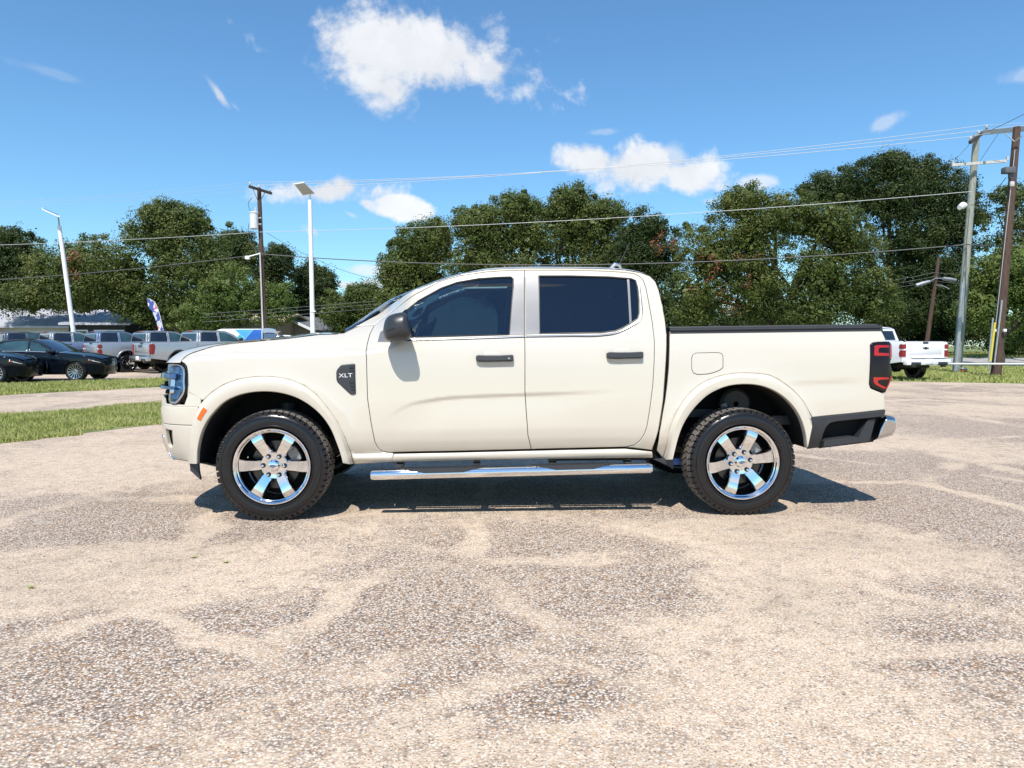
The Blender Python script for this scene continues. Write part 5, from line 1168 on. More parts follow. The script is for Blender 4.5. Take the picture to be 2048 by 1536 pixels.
# wrapped van behind the row
def van():
    global YC
    old = YC; YC = 1.0; q = (-17.85, 38.5); T = thing('van', 'white high roof van with light and dark blue triangular wrap, behind the pale silver pickup', 'van', (q[0], q[1], 0), R(-4)); y = 2.0
    base = pch([.4, .7, 1.2, 1.8, 2.2], [.06, .0, .0, .05, .14]); yf = side_surface(base, 4.54, .3, 0, .15); S = lambda p: np.stack([p[:, 0], yf(p[:, 0], p[:, 1]), p[:, 1]], -1); k = dict(step=.12, inset=.02, gap=.005, roll=.008, mirror=True, flange=.03)
    # facing left: nose at small X
    sd_ = patch('body_side', [(.25, .5), (.05, .95), (.25, 1.25), (.95, 1.40), (1.75, 2.02), (2.1, 2.14), (4.42, 2.14), (4.50, .5)] + arch(3.65, .4, .5)[::-1] + arch(1.0, .4, .5)[::-1], S, P_WHITE, T, **k)
    patch('side_window', [(1.25, 1.42), (1.85, 1.92), (2.3, 1.95), (2.3, 1.42)], S, M_BGLASS, sd_, **{**k, 'thick': .006})
    LB = mat('light_blue_wrap', (.06, .33, .72), .35, coat=.6); DB = mat('deep_blue_wrap', (.012, .10, .40), .35, coat=.6); TB = mat('teal_wrap', (.02, .36, .40), .35, coat=.6)
    for nm, P_, m_ in (('wrap_panel', [(2.86, 2.10), (3.92, 2.10), (3.5, 1.60)], LB), ('wrap_panel', [(3.92, 2.10), (4.38, 2.10), (4.44, .8), (4.1, .8), (3.2, 1.35), (3.5, 1.60)], DB), ('wrap_panel', [(3.5, 1.60), (3.2, 1.35), (2.9, 1.5), (3.18, 1.85)], TB)):
        patch(nm, P_, S, m_, sd_, **{**k, 'thick': .004, 'flange': .003, 'gap': .0, 'inset': .01})
    def L2(nm, A, m_, bu=0., ax=2): return loft_sheet(nm, A, [(p[0], y - p[1], p[2]) for p in A], m_, T, 7, bu, ax)
    L2('roof', [(2.1, .12, 2.14), (4.42, .12, 2.14), (4.48, .1, 1.9)], P_WHITE, .05); L2('windshield', [(.95, .04, 1.40), (1.75, .10, 2.02), (2.1, .12, 2.14)], M_BGLASS, -.12, 0)
    L2('hood', [(.25, .2, 1.25), (.95, .03, 1.40)], P_WHITE, .05); L2('front_fascia', [(.25, .2, 1.25), (.05, .2, .95), (.2, .2, .5)], P_WHITE, -.1, 0); L2('rear_doors', [(4.48, .1, 1.9), (4.50, .08, .5)], DB)
    b = MB(); b.box((2.3, 1.0, .45), (4, 1.6, .2)); b.build('chassis', M_UNDER, T)
    for x in (1.0, 3.65): bg_wheel(.36, .22, T, x, .02, .36, 6, M_SILVER, 1); bg_wheel(.36, .22, T, x, 1.98, .36, 6, M_SILVER, -1)
    YC = old
van()
# ================================================================== poles, lamps, wires, houses
def wood(name, c, c2):
    M, N, L, p = node_mat(name); t = NT(N, L); c_ = t.coord((9, 9, .7))
    f = t.noise(c_, 3.0, 6, .6)['Fac']; L.new(t.ramp(f, [(.32, c), (.68, c2)]), p.inputs['Base Color']); p.inputs['Roughness'].default_value = .85
    b = N.new('ShaderNodeBump'); L.new(f, b.inputs['Height']); b.inputs['Strength'].default_value = .5; b.inputs['Distance'].default_value = .03; L.new(b.outputs[0], p.inputs['Normal']); return M
M_BROWNPOLE = wood('creosoted_wood', (.045, .026, .018), (.12, .072, .052)); M_GREYPOLE = wood('weathered_green_wood', (.20, .21, .175), (.36, .37, .32)); M_ARM = wood('dark_crossarm', (.03, .026, .024), (.075, .062, .055)); M_PALEARM = wood('pale_crossarm', (.42, .41, .38), (.60, .59, .56))
M_WPOLE = mat('white_pole_paint', (.78, .79, .80), .4); M_GALV = mat('galvanised_steel', (.42, .44, .45), .45, .6, var=.12, vscale=8); M_TRANSF = mat('transformer_grey_white', (.66, .68, .68), .4); M_PORC = mat('insulator_porcelain', (.5, .5, .5), .25)
M_PANEL = mat('solar_panel_back', (.42, .43, .40), .5); M_CELL = mat('solar_cells', (.012, .018, .05), .12, coat=.8); M_WIRE = mat('aluminium_wire', (.48, .49, .50), .6, .1); M_WIREDK = mat('dark_cable', (.10, .10, .10), .7); M_WIREMID = mat('grey_cable', (.15, .16, .16), .7); M_YEL = mat('yellow_guard', (.62, .50, .06), .5)
M_FLOODG = mat('floodlight_grey', (.10, .11, .12), .45)
def along(p0, p1, k): return Vector(p0) * (1 - k) + Vector(p1) * k
def pole(name, label, cat, u0, v0, u1, v1, D, r0, r1, m, group=None, base=None):
    top = W(u1, v1, D); low = W(u0, v0, D); d = (top - low)
    k = (terr(D) - .25 - low.z) / d.z; foot = low + d * k
    T = thing(name, label, cat, (foot.x, foot.y, terr(D)), 0, group); o = Vector((foot.x, foot.y, terr(D)))
    b = MB(); n = 8; b.tube([along(foot, top, i / n) - o for i in range(n + 1)], [r0 + (r1 - r0) * i / n for i in range(n + 1)], 14); b.build('pole', m, T)
    return T, o, foot, top
def part(T, o, name, b, m, **k): b.v = [tuple(Vector(v) - o) for v in b.v]; return b.build(name, m, T, **k)
# --- left utility pole
T, o, f0, tp = pole('utility_pole', 'dark wooden utility pole with grey transformer can and white conduit, left of the solar lamp', 'utility pole', 529, 670, 518, 376, 40, .15, .11, M_BROWNPOLE)
LPOLE = (f0, tp)
D = 40; a, c = W(500, 374, 39.4), W(545, 388, 40.6); b = MB(); d = (c - a); M_ = d.to_track_quat('X', 'Z').to_matrix().to_4x4(); b.box((a + c) / 2 + Vector((0, -.14, 0)), (d.length, .10, .13), M=M_); arm = part(T, o, 'crossarm', b, M_ARM)
LINS = []
for k_ in (.04, .42, .93):
    q = along(a, c, k_) + Vector((0, -.14, .06)); b = MB(); b.lathe([(0, .02), (.02, .02), (.05, .05), (.09, .045), (.11, .06), (.15, .05), (.18, .02), (.18, 0)], 10, Matrix.Translation(q) @ Matrix.Rotation(R(90), 4, 'X')); part(T, o, 'insulator', b, M_PORC); LINS.append(q + Vector((0, 0, .18)))
b = MB()
for s_ in (-1, 1): b.tube([along(a, c, .42 + .28 * s_) + Vector((0, -.1, -.04)), tp + Vector((0, -.08, -.85))], .02, 5)
part(T, o, 'arm_brace', b, M_GALV)
q = W(508.5, 458, 39.7); b = MB(); b.lathe([(0, 0), (0, .20), (.03, .225), (.84, .225), (.86, .25), (.90, .25), (.93, .20), (.95, 0)], 20, Matrix.Translation(q) @ Matrix.Rotation(R(90), 4, 'X')); tf = part(T, o, 'transformer', b, M_TRANSF)
b = MB(); b.lathe([(0, .04), (.06, .055), (.10, .04), (.16, .05), (.2, .03), (.26, .02)], 10, Matrix.Translation(q + Vector((.08, 0, .93))) @ Matrix.Rotation(R(90), 4, 'X')); b.v = [tuple(Vector(v) - o) for v in b.v]; b.build('bushing', M_PORC, tf)
b = MB()
for zz in (.28, .62): b.box(q + Vector((.28, .05, zz)), (.22, .06, .07))
b.v = [tuple(Vector(v) - o) for v in b.v]; b.build('mount_bracket', M_GALV, tf)
for P in ([(505, 395), (497, 405), (503, 425), (511, 432)], [(498, 446), (496, 470), (504, 490), (514, 503)], [(501, 462), (503, 471), (508, 470), (511, 476), (517, 480)]):
    b = MB(); b.tube(smooth_line([W(u, v, 39.8)[:] for u, v in P], 12).tolist(), .016, 5); part(T, o, 'service_lead', b, M_WIREDK)
b = MB(); b.tube([W(520.0, 505, 39.75), W(523.5, 600, 39.75), W(526, 672, 39.75)], .042, 8); part(T, o, 'conduit', b, M_PALEARM)
b = MB(); b.box(W(495, 515.5, 39.6), (.26, .2, .20), bev=.05); b.tube([W(498, 513, 39.6), W(520, 507, 39.8)], .03, 5); part(T, o, 'lamp_head', b, M_WPOLE)
# --- solar lamps
def solar(label, u0, v0, u1, v1, D, headpts):
    T, o, f0, tp = pole('solar_lamp', label, 'lamp post', u0, v0, u1, v1, D, .125, .10, M_WPOLE, 'white solar lamp posts')
    b = MB(); b.tube([tp - Vector((0, 0, .02)), tp + Vector(headpts[0])], .04, 8); part(T, o, 'neck', b, M_GALV)
    c = [Vector(p) + tp for p in headpts[1:]]
    n = (c[1] - c[0]).cross(c[3] - c[0]).normalized(); n = n if n.z > 0 else -n
    b = MB(); v = [p for p in c] + [p + n * .05 for p in c]; b.add(v, [[0, 1, 2, 3], [4, 5, 6, 7], [0, 1, 5, 4], [1, 2, 6, 5], [2, 3, 7, 6], [3, 0, 4, 7]]); hp = part(T, o, 'solar_panel', b, M_WPOLE, smooth=False)
    m_ = sum(c, Vector()) / 4
    b = MB(); b.add([m_ + (p - m_) * .93 + n * .053 for p in c], [[0, 1, 2, 3]]); b.v = [tuple(Vector(v) - o) for v in b.v]; b.build('cells', M_CELL, hp, smooth=False)
    b = MB(); b.add([m_ + (p - m_) * .90 - n * .004 for p in c], [[0, 1, 2, 3]]); b.v = [tuple(Vector(v) - o) for v in b.v]; b.build('panel_back', M_PANEL, hp, smooth=False)
    return T, o, tp
D = 36.; tpx = W(620, 400, D)
hp = [W(620, 388, D) - tpx] + [W(588, 368.5, D - .75) - tpx, W(609, 365, D - .35) - tpx, W(630.5, 387.5, D + .75) - tpx, W(606, 391, D + .35) - tpx]
T, o, tp = solar('white solar lamp post with broad tilted panel, right of the wooden pole', 625.5, 665, 619.8, 400, D, hp)
b = MB(); b.box(W(626.5, 622.5, D - .08), (.26, .12, .05)); part(T, o, 'pole_bracket', b, M_WPOLE)
D = 38.; tpx = W(118.5, 452, D)
hp = [W(116.5, 433, D) - tpx] + [W(84.5, 419.5, D - .6) - tpx, W(83.5, 416.5, D + .6) - tpx, W(117.5, 431, D + .55) - tpx, W(118.5, 434.5, D - .65) - tpx]
solar('leaning white solar lamp post with narrow angled head, at the far left', 147, 664, 118.5, 452, D, hp)
# --- right poles
T, o, f0, gt = pole('utility_pole', 'weathered grey green utility pole with pale crossarm, right of the white pickup', 'utility pole', 1914.5, 735, 1953, 270, 32.4, .19, .13, M_GREYPOLE)
b = MB(); a, c = W(1935, 287, 31.6), W(1969, 262, 33.4); d = c - a; b.box((a + c) / 2 + Vector((0, -.16, 0)), (d.length, .10, .14), M=d.to_track_quat('X', 'Z').to_matrix().to_4x4()); part(T, o, 'crossarm', b, M_ARM)
RINS = []
for k_ in (.03, .5, .97):
    q = along(a, c, k_) + Vector((0, -.16, .07)); b = MB(); b.lathe([(0, .02), (.02, .02), (.05, .05), (.09, .045), (.11, .06), (.15, .05), (.18, 0)], 10, Matrix.Translation(q) @ Matrix.Rotation(R(90), 4, 'X')); part(T, o, 'insulator', b, M_PORC); RINS.append(q + Vector((0, 0, .17)))
b = MB(); a, c = W(1898, 332.5, 32.2), W(2006, 324.5, 32.2); d = c - a; b.box((a + c) / 2 + Vector((0, -.2, 0)), (d.length, .09, .12), M=d.to_track_quat('X', 'Z').to_matrix().to_4x4()); part(T, o, 'pale_crossarm', b, M_PALEARM)
for q in (a, c): b = MB(); b.box(q + Vector((.05, -.2, .12)), (.08, .08, .16)); part(T, o, 'insulator', b, M_PORC)
b = MB(); b.tube([W(1937, 420, 32.2), W(1934, 411, 31.9), W(1928, 410, 31.6)], .03, 6); b.tube([W(1933, 410, 31.7), W(1926, 411, 31.5), W(1919, 415, 31.3)], [.05, .16, .10], 10); part(T, o, 'lamp_head', b, M_WPOLE)
b = MB(); b.tube([W(1914.5 + 38.5 * (735 - v) / 465 - 2.5, v, 32.15) for v in (742, 650, 565)], .085, 8); part(T, o, 'conduit', b, M_GALV)
GP = lambda v: W(1914.5 + 38.5 * (735 - v) / 465, v, 32.2)
T, o, f0, bt = pole('utility_pole', 'brown wooden utility pole with grey floodlight, at the right edge', 'utility pole', 1992, 748, 2034, 254, 28.6, .19, .13, M_BROWNPOLE)
BP = lambda v: W(1992 + 42 * (748 - v) / 494, v, 28.5)
b = MB(); a, c = W(1962, 268, 32.2), W(2060, 259, 28.4); d = c - a; b.box((a + c) / 2 + Vector((0, -.2, 0)), (d.length, .13, .19), M=d.to_track_quat('X', 'Z').to_matrix().to_4x4()); part(T, o, 'tie_beam', b, M_PALEARM)
b = MB(); b.tube([W(2012, 268, 28.9), W(2029, 283, 28.4), W(2044, 272, 28.2)], .025, 5); part(T, o, 'arm_brace', b, M_GALV)
b = MB(); b.box(W(2017, 341, 28.2), (.42, .3, .24), bev=.03); b.box(W(2022, 352, 28.25), (.14, .16, .2)); b.tube([W(2019, 350, 28.3), W(2025, 360, 28.4)], .05, 6); part(T, o, 'floodlight', b, M_FLOODG)
b = MB(); b.box(W(2024, 368, 28.25), (.16, .1, .2), bev=.03); part(T, o, 'photocell', b, M_PORC)
b = MB(); b.tube([W(1988.5, 730, 28.4), W(2004, 600, 28.4)], .035, 6); part(T, o, 'conduit', b, M_GALV)
for u in (1987.5, 2009.5): b = MB(); b.box(W(u, 661, 28.3), (.17 if u < 2000 else .12, .1, .12), bev=.02); part(T, o, 'meter_box', b, M_WPOLE)
T, o, f0, st = pole('lamp_pole', 'short brown lamp pole with two pale lamp heads, behind the white pickup', 'lamp pole', 1853, 690, 1877.5, 516, 46, .15, .10, M_BROWNPOLE)
for (ua, va, ub, vb, D) in ((1832, 571, 1859, 563, 44), (1886, 557, 1912, 560.5, 45.5)):
    b = MB(); b.tube([W(ua, va, D), W((ua + ub) / 2, (va + vb) / 2, D), W(ub, vb, D)], [.11, .13, .09], 10); part(T, o, 'lamp_head', b, M_GALV)
b = MB(); b.tube([W(1859, 563, 44), W(1872, 556, 45.9), W(1886, 557, 45.5)], .03, 5); b.tube([W(1872, 570, 45.9), W(1884, 571, 45.6), W(1899, 578, 45.4)], .03, 5); part(T, o, 'lamp_arm', b, M_GALV)
# yellow sleeved guy wire beside the brown pole
g0, g1 = G(1979.5, 752), W(1992, 640, 28.0); T = thing('guy_wire', 'steel guy wire with yellow plastic sleeve beside the brown pole', 'guy wire', g0)
b = MB(); b.tube([Vector((0, 0, 0)), W(1993, 635, 28.0) - g0, W(2030, 300, 28.4) - g0], .012, 5); b.build('wire', M_WIRE, T)
b = MB(); b.tube([W(1980.5, 722, 28.0) - g0, W(1990, 645, 28.0) - g0], .045, 8); b.build('sleeve', M_YEL, T)
b = MB(); b.tube([W(1975.5, 738, 28.0) - g0, W(1986, 636, 28.0) - g0], .03, 6); b.build('ground_rod', M_GALV, T)
q = G(1925, 746); T = thing('marker_box', 'small orange and white box on the grass by the grey green pole', 'marker', (q.x + .05, q.y, 0)); b = MB(); b.box((0, 0, .09), (.20, .2, .18), bev=.01); b.build('box', mat('orange_box', (.6, .22, .07), .6), T); b = MB(); b.box((0.02, 0, .21), (.26, .24, .05), bev=.01); b.build('lid', M_WPOLE, T)
# white rail
T = thing('pipe_rail', 'low white pipe rail running in front of the two right poles', 'rail', (15.2, 27.2, 0)); b = MB(); b.tube([(0, 0, .53), (4, -.15, .53), (9.5, -.35, .53)], .034, 10); b.build('rail', M_WPOLE, T)
for x, yv in ((.1, 0), (9.2, -.34)): b = MB(); b.tube([(x, yv + .001, -.1), (x, yv + .001, .56)], .045, 10); b.build('post', M_WPOLE, T)
# --- wires: each span is a thing
def wire(label, p0, p1, sag, r=.014, m=None, name='power_line', n=28, group=None):
    p0, p1 = Vector(p0), Vector(p1); b = MB(); b.tube([along(p0, p1, i / n) - Vector((0, 0, 4 * sag * (i / n) * (1 - i / n))) - p0 for i in range(n + 1)], r, 5)
    o = b.build(name, m or M_WIRE); o.location = p0; return tag(o, label, 'wire', group)
for i, nm in enumerate(('lowest', 'middle', 'topmost')):
    j = (2, 1, 0)[i]
    L_ = LINS[i]; Rr = RINS[i]
    wire(f'{nm} of the three thin bright lines high above the truck', L_, Rr, .42, .0115, group='three high lines over the lot')
    e = W(-260, 412 + 4 * i, 44); wire(f'{nm} of the faint lines running left from the wooden pole top', L_, e, .25, .006, group='faint lines left of the wooden pole')
    e = W(2330, 195 + 14 * i, 30); wire(f'{nm} of the lines leaving the grey green pole top to the right', Rr, e, .05, .008, group='lines leaving the frame right')
lp = lambda v: along(LPOLE[0], LPOLE[1], (670 - v) / 294 if False else 0) if False else W(529 - 11 * (670 - v) / 294, v, 39.8)
wire('pale neutral wire crossing the middle trees to the grey green pole', lp(464), GP(383), .30, .0135)
wire('pale wire crossing the left trees from the wooden pole', lp(464), W(-300, 497, 42), .15, .0135)
wire('dark cable running behind the cab roof to the grey green pole', lp(508), GP(489), .75, .026, M_WIREDK, 'cable')
wire('dark cable running left across the trees from the wooden pole', lp(508), W(-300, 570, 42), .35, .022, M_WIREDK, 'cable')
wire('short dark cable between the two right poles', GP(489), BP(490), .05, .022, M_WIREDK, 'cable'); wire('dark cable leaving the brown pole at the right edge', BP(490), W(2300, 500, 28), .1, .02, M_WIREDK, 'cable')
wire('sloping service drop from the transformer toward the roof line', W(534, 466, 39.8), W(800, 566, 50), .55, .011, M_WIREDK, 'service_drop'); wire('fainter service drop below the other from the wooden pole', W(530, 494, 39.8), W(690, 590, 52), .3, .008, M_WIREDK, 'service_drop')
for i, (a, c) in enumerate((((405, 628), (800, 598)), ((405, 635), (800, 604)), ((405, 644), (800, 612)))):
    wire(('uppermost', 'middle', 'lowest')[i] + ' of three distant lines in front of the dark trees behind the hood', W(*a, 47), W(*c, 47), .03, .0105, M_WIREMID, group='distant lines behind the hood')
for i, (a, c, e) in enumerate((((1740, 567), (1868, 545), (2120, 556)), ((1740, 574), (1868, 553), (2120, 566)), ((1740, 582), (1868, 562), (2120, 574)))):
    nm = ('uppermost', 'middle', 'lowest')[i]
    wire(nm + ' of three lines reaching the short lamp pole from the left', W(*a, 45.6), W(*c, 45.9), .05, .010, M_WIREMID, group='lines left of the short lamp pole'); wire(nm + ' of three lines running right from the short lamp pole', W(*c, 45.9), W(*e, 46), .12, .010, M_WIREMID, group='lines right of the short lamp pole')
wire('slack wire from the floodlight down to the grey green pole', W(2012, 355, 28.3), GP(410), .25, .014, M_WIREDK, 'cable'); wire('thin jumper between pale crossarm and dark crossarm', W(1904, 326, 32), W(1938, 290, 31.6), .0, .009, M_WIREDK, 'cable'); wire('thin guy from the tie beam to the pale crossarm', W(1996, 268, 30.5), W(1960, 322, 32), .0, .009, M_WIREDK, 'cable')
wire('thin wire rising off the brown pole top to the upper right', W(1978, 262, 31), W(2300, 90, 24), .1, .012, M_WIREDK, 'cable')
# --- feather flag
M_FLAG, N, L, p = node_mat('flag_cloth'); t = NT(N, L); c = t.coord()
v_ = t.voro(c, 5.5); sp_ = N.new('ShaderNodeSeparateColor'); L.new(v_['Color'], sp_.inputs[0])
L.new(t.ramp(sp_.outputs[0], [(0, (.55, .56, .60)), (.26, (.05, .09, .33)), (.60, (.55, .14, .17)), (.84, (.70, .70, .72))], 'CONSTANT'), p.inputs['Base Color']); p.inputs['Roughness'].default_value = .8
fb = W(330, 740, 41); T = thing('feather_flag', 'tall narrow red white and blue feather flag behind the silver pickups', 'flag', (fb.x, fb.y, 0)); o = Vector((fb.x, fb.y, 0))
b = MB(); L_ = [(293.5, 599), (297, 614), (304, 622), (309, 634), (313, 645), (316, 656), (317, 668), (318, 690)]; R_ = [(299, 598), (309, 604), (315, 616), (319, 630), (322, 642), (325, 655), (327, 667), (328.5, 690)]
vs = []
for i, (l, r_) in enumerate(zip(L_, R_)):
    for q in (l, ((l[0] + r_[0]) / 2, (l[1] + r_[1]) / 2), r_): vs.append(W(q[0], q[1], 41 + .05 * math.sin(i * 1.3 + q[0])) - o)
b.add(vs, [[i * 3 + j, i * 3 + j + 1, i * 3 + 4 + j, i * 3 + 3 + j] for i in range(7) for j in range(2)]); b.build('flag_cloth', M_FLAG, T)
b = MB(); b.tube([(0, 0, 0)] + [W(u + .6, v, 41) - o for u, v in R_[::-1]] + [W(295, 597.5, 41) - o], .014, 6); b.build('flag_pole', M_WPOLE, T)
# --- houses
M_SHINGLE = mat('pale_grey_metal_roof', (.42, .43, .46), .5, .1, var=.12, vscale=2); M_BRICK, N, L, p = node_mat('red_brown_brick'); t = NT(N, L); c = t.coord()
br = N.new('ShaderNodeTexBrick'); L.new(c, br.inputs['Vector']); br.inputs['Color1'].default_value = (.22, .10, .075, 1); br.inputs['Color2'].default_value = (.28, .14, .10, 1); br.inputs['Mortar'].default_value = (.35, .31, .28, 1); br.inputs['Scale'].default_value = 4; L.new(br.outputs[0], p.inputs['Base Color']); p.inputs['Roughness'].default_value = .9
M_SIDING = mat('pale_siding', (.52, .50, .46), .7); M_TRIMW = mat('white_trim', (.72, .73, .74), .5); M_DARKROOF = mat('grey_shingle_roof', (.14, .14, .15), .9, var=.25, vscale=3); M_TAN = mat('tan_fascia', (.55, .42, .26), .7); M_SHADOWW = mat('carport_shade_paint', (.02, .02, .022), .8)  # last one: near-black walls stand in for the shade inside the carport
def house(label, loc, rz, Lx, Ly, wall_h, ridge_h, m_wall, m_roof, ridge='x', name='house', over=.5, seams=0):
    T = thing(name, label, 'house', (loc[0], loc[1], terr(loc[1])), rz)
    b = MB(); b.box((0, 0, wall_h / 2), (Lx, Ly, wall_h)); w = b.build('wall', m_wall, T, smooth=False)
    hx, hy = Lx / 2 + over, Ly / 2 + over; t_ = .14
    for s_ in (-1, 1):
        b = MB()
        if ridge == 'x': v = [(-hx, s_ * hy, wall_h - .1), (hx, s_ * hy, wall_h - .1), (hx, 0, ridge_h), (-hx, 0, ridge_h)]
        else: v = [(s_ * hx, -hy, wall_h - .1), (s_ * hx, hy, wall_h - .1), (0, hy, ridge_h), (0, -hy, ridge_h)]
        b.add(v + [(p[0], p[1], p[2] + t_) for p in v], [[0, 1, 2, 3], [4, 5, 6, 7], [0, 1, 5, 4], [1, 2, 6, 5], [2, 3, 7, 6], [3, 0, 4, 7]]); rf = b.build('roof', m_roof, T, smooth=False)
        if seams:
            for i in range(seams):
                x = -hx + (i + .5) * 2 * hx / seams; b = MB(); b.add([(x - .02, s_ * hy, wall_h + .06), (x + .02, s_ * hy, wall_h + .06), (x + .02, 0, ridge_h + t_ + .02), (x - .02, 0, ridge_h + t_ + .02)], [[0, 1, 2, 3]]); b.build('roof_seam', M_TRIMW, rf, smooth=False)
    for s_ in (-1, 1):
        b = MB()
        if ridge == 'x': b.add([(s_ * Lx / 2, -Ly / 2, wall_h), (s_ * Lx / 2, Ly / 2, wall_h), (s_ * Lx / 2, 0, ridge_h - .1)], [[0, 1, 2]])
        else: b.add([(-Lx / 2, s_ * Ly / 2, wall_h), (Lx / 2, s_ * Ly / 2, wall_h), (0, s_ * Ly / 2, ridge_h - .1)], [[0, 1, 2]])
        b.build('gable', m_wall, T, smooth=False)
        if ridge == 'y':
            b = MB()
            for q in (-1, 1): b.tube([(q * hx, s_ * (hy + .02), wall_h - .05), (0, s_ * (hy + .02), ridge_h + .05)], .13, 4)
            b.build('barge_board', M_TRIMW, T, smooth=False)
    for x in (-Lx * .3, Lx * .08, Lx * .34):
        b = MB(); b.box((x, -Ly / 2 - .01, wall_h * .55), (1.1, .08, 1.2)); wn = b.build('window', M_TRIMW, T, smooth=False); b = MB(); b.box((x, -Ly / 2 - .055, wall_h * .55), (.92, .02, 1.02)); b.build('pane', M_BGLASS, wn, smooth=False)
    return T
house('low house with pale grey roof under the big left tree, behind the sedan', (-38.0, 58.0), R(8), 13, 6.5, 2.15, 3.55, M_SIDING, M_SHINGLE, seams=18)
q = W(205, 690, 56); T = house('carport with its inner shade painted black right of the pale grey roof', (q.x + .6, 56.4), R(8), 4.0, 5.5, 2.35, 2.9, M_SHADOWW, M_SHINGLE, name='carport')
q = W(0, 690, 56); house('tan sided house corner at the left edge', (q.x - 3.2, 55.5), R(4), 7.5, 7, 2.1, 4.0, M_SIDING, M_SHINGLE, 'y')
q = W(614, 690, 66); house('small brick house with white gable trim behind the white solar lamp', (q.x, 66), R(-12), 5.2, 8, 2.0, 3.25, M_BRICK, M_DARKROOF, 'y')
q = W(470, 690, 62); T = house('long low building with tan fascia and red brick behind the blue van', (q.x + .5, 62), R(-3), 9.5, 6, 2.75, 3.3, M_BRICK, M_TAN); 
b = MB(); b.tube([(-2.3, -3.2, 3.2), (-2.3, -3.2, 4.0)], .12, 8); b.build('vent_pipe', M_WPOLE, T)
# ================================================================== trees
def leaf_mat(name, stops, sc=.16):
    M = bpy.data.materials.new(name); M.use_nodes = True; N, L = M.node_tree.nodes, M.node_tree.links; N.remove(N['Principled BSDF']); t = NT(N, L); c = t.coord()
    f = t.math('ADD', t.math('MULTIPLY', t.noise(c, sc * 2.2, 4, .6)['Fac'], .62), t.math('MULTIPLY', t.noise(c, 3.0, 2)['Fac'], .38)); col_ = t.ramp(f, stops)
    d = N.new('ShaderNodeBsdfDiffuse'); tr = N.new('ShaderNodeBsdfTranslucent'); gl = N.new('ShaderNodeBsdfGlossy'); gl.inputs['Roughness'].default_value = .5; gl.inputs[0].default_value = (.9, .95, .85, 1)
    L.new(col_, d.inputs[0]); hv = N.new('ShaderNodeHueSaturation'); hv.inputs['Hue'].default_value = .475; hv.inputs['Value'].default_value = 1.15; L.new(col_, hv.inputs['Color']); L.new(hv.outputs[0], tr.inputs[0])
    a = N.new('ShaderNodeMixShader'); a.inputs[0].default_value = .33; L.new(d.outputs[0], a.inputs[1]); L.new(tr.outputs[0], a.inputs[2])
    b = N.new('ShaderNodeMixShader'); fr = N.new('ShaderNodeFresnel'); fr.inputs['IOR'].default_value = 1.4; sc_ = t.math('MULTIPLY', fr.outputs[0], .06); L.new(sc_, b.inputs[0]); L.new(a.outputs[0], b.inputs[1]); L.new(gl.outputs[0], b.inputs[2]); L.new(b.outputs[0], N['Material Output'].inputs[0]); return M
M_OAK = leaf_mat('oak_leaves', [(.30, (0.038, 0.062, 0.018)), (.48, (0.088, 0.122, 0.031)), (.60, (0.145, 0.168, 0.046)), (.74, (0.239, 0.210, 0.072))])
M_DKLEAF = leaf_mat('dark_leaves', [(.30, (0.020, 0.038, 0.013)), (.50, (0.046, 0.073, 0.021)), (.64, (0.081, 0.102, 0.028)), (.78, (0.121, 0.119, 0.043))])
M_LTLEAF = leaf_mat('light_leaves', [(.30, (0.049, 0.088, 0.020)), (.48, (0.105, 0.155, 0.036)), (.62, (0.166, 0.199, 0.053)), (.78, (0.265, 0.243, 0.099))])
M_DRY = leaf_mat('dry_leaves', [(.3, (0.150, 0.064, 0.026)), (.55, (0.247, 0.112, 0.056)), (.8, (0.315, 0.188, 0.112))])
M_BARK = wood('bark', (.030, .024, .02), (.085, .07, .058))
def leaves_mesh(name, cl, rc, per, size, m, parent, rg, flat=.8, origin=None, up=.30, holes=0.):
    n = len(cl) * per
    ci = np.repeat(np.arange(len(cl)), per); u = rg.normal(size=(n, 3)); u /= np.linalg.norm(u, axis=1, keepdims=True)
    rad = rg.random(n) ** .42; pos = cl[ci] + u * (rc[ci] * rad)[:, None] * np.array([1, 1, flat])
    nr = u * .9 + rg.normal(0, .38, (n, 3)); nr[:, 2] += up; nr /= np.linalg.norm(nr, axis=1, keepdims=True)
    a = np.cross(nr, rg.normal(size=(n, 3))); a /= np.linalg.norm(a, axis=1, keepdims=True); b = np.cross(nr, a)
    s = size * (.6 + .8 * rg.random(n)); A = a * s[:, None] * .5; B = b * s[:, None] * .30
    V = np.stack([pos - A, pos + B - A * .1, pos + A, pos - B - A * .1], 1)
    if origin is not None: V = V - np.array(origin)
    me = bpy.data.meshes.new(name); me.vertices.add(n * 4); me.vertices.foreach_set('co', V.ravel().astype(np.float32)); me.loops.add(n * 4); me.loops.foreach_set('vertex_index', np.arange(n * 4, dtype=np.int32))
    me.polygons.add(n); me.polygons.foreach_set('loop_start', np.arange(0, n * 4, 4, dtype=np.int32)); me.polygons.foreach_set('loop_total', np.full(n, 4, np.int32)); me.update()
    return link(name, me, m, parent)
TREE_K = [0]
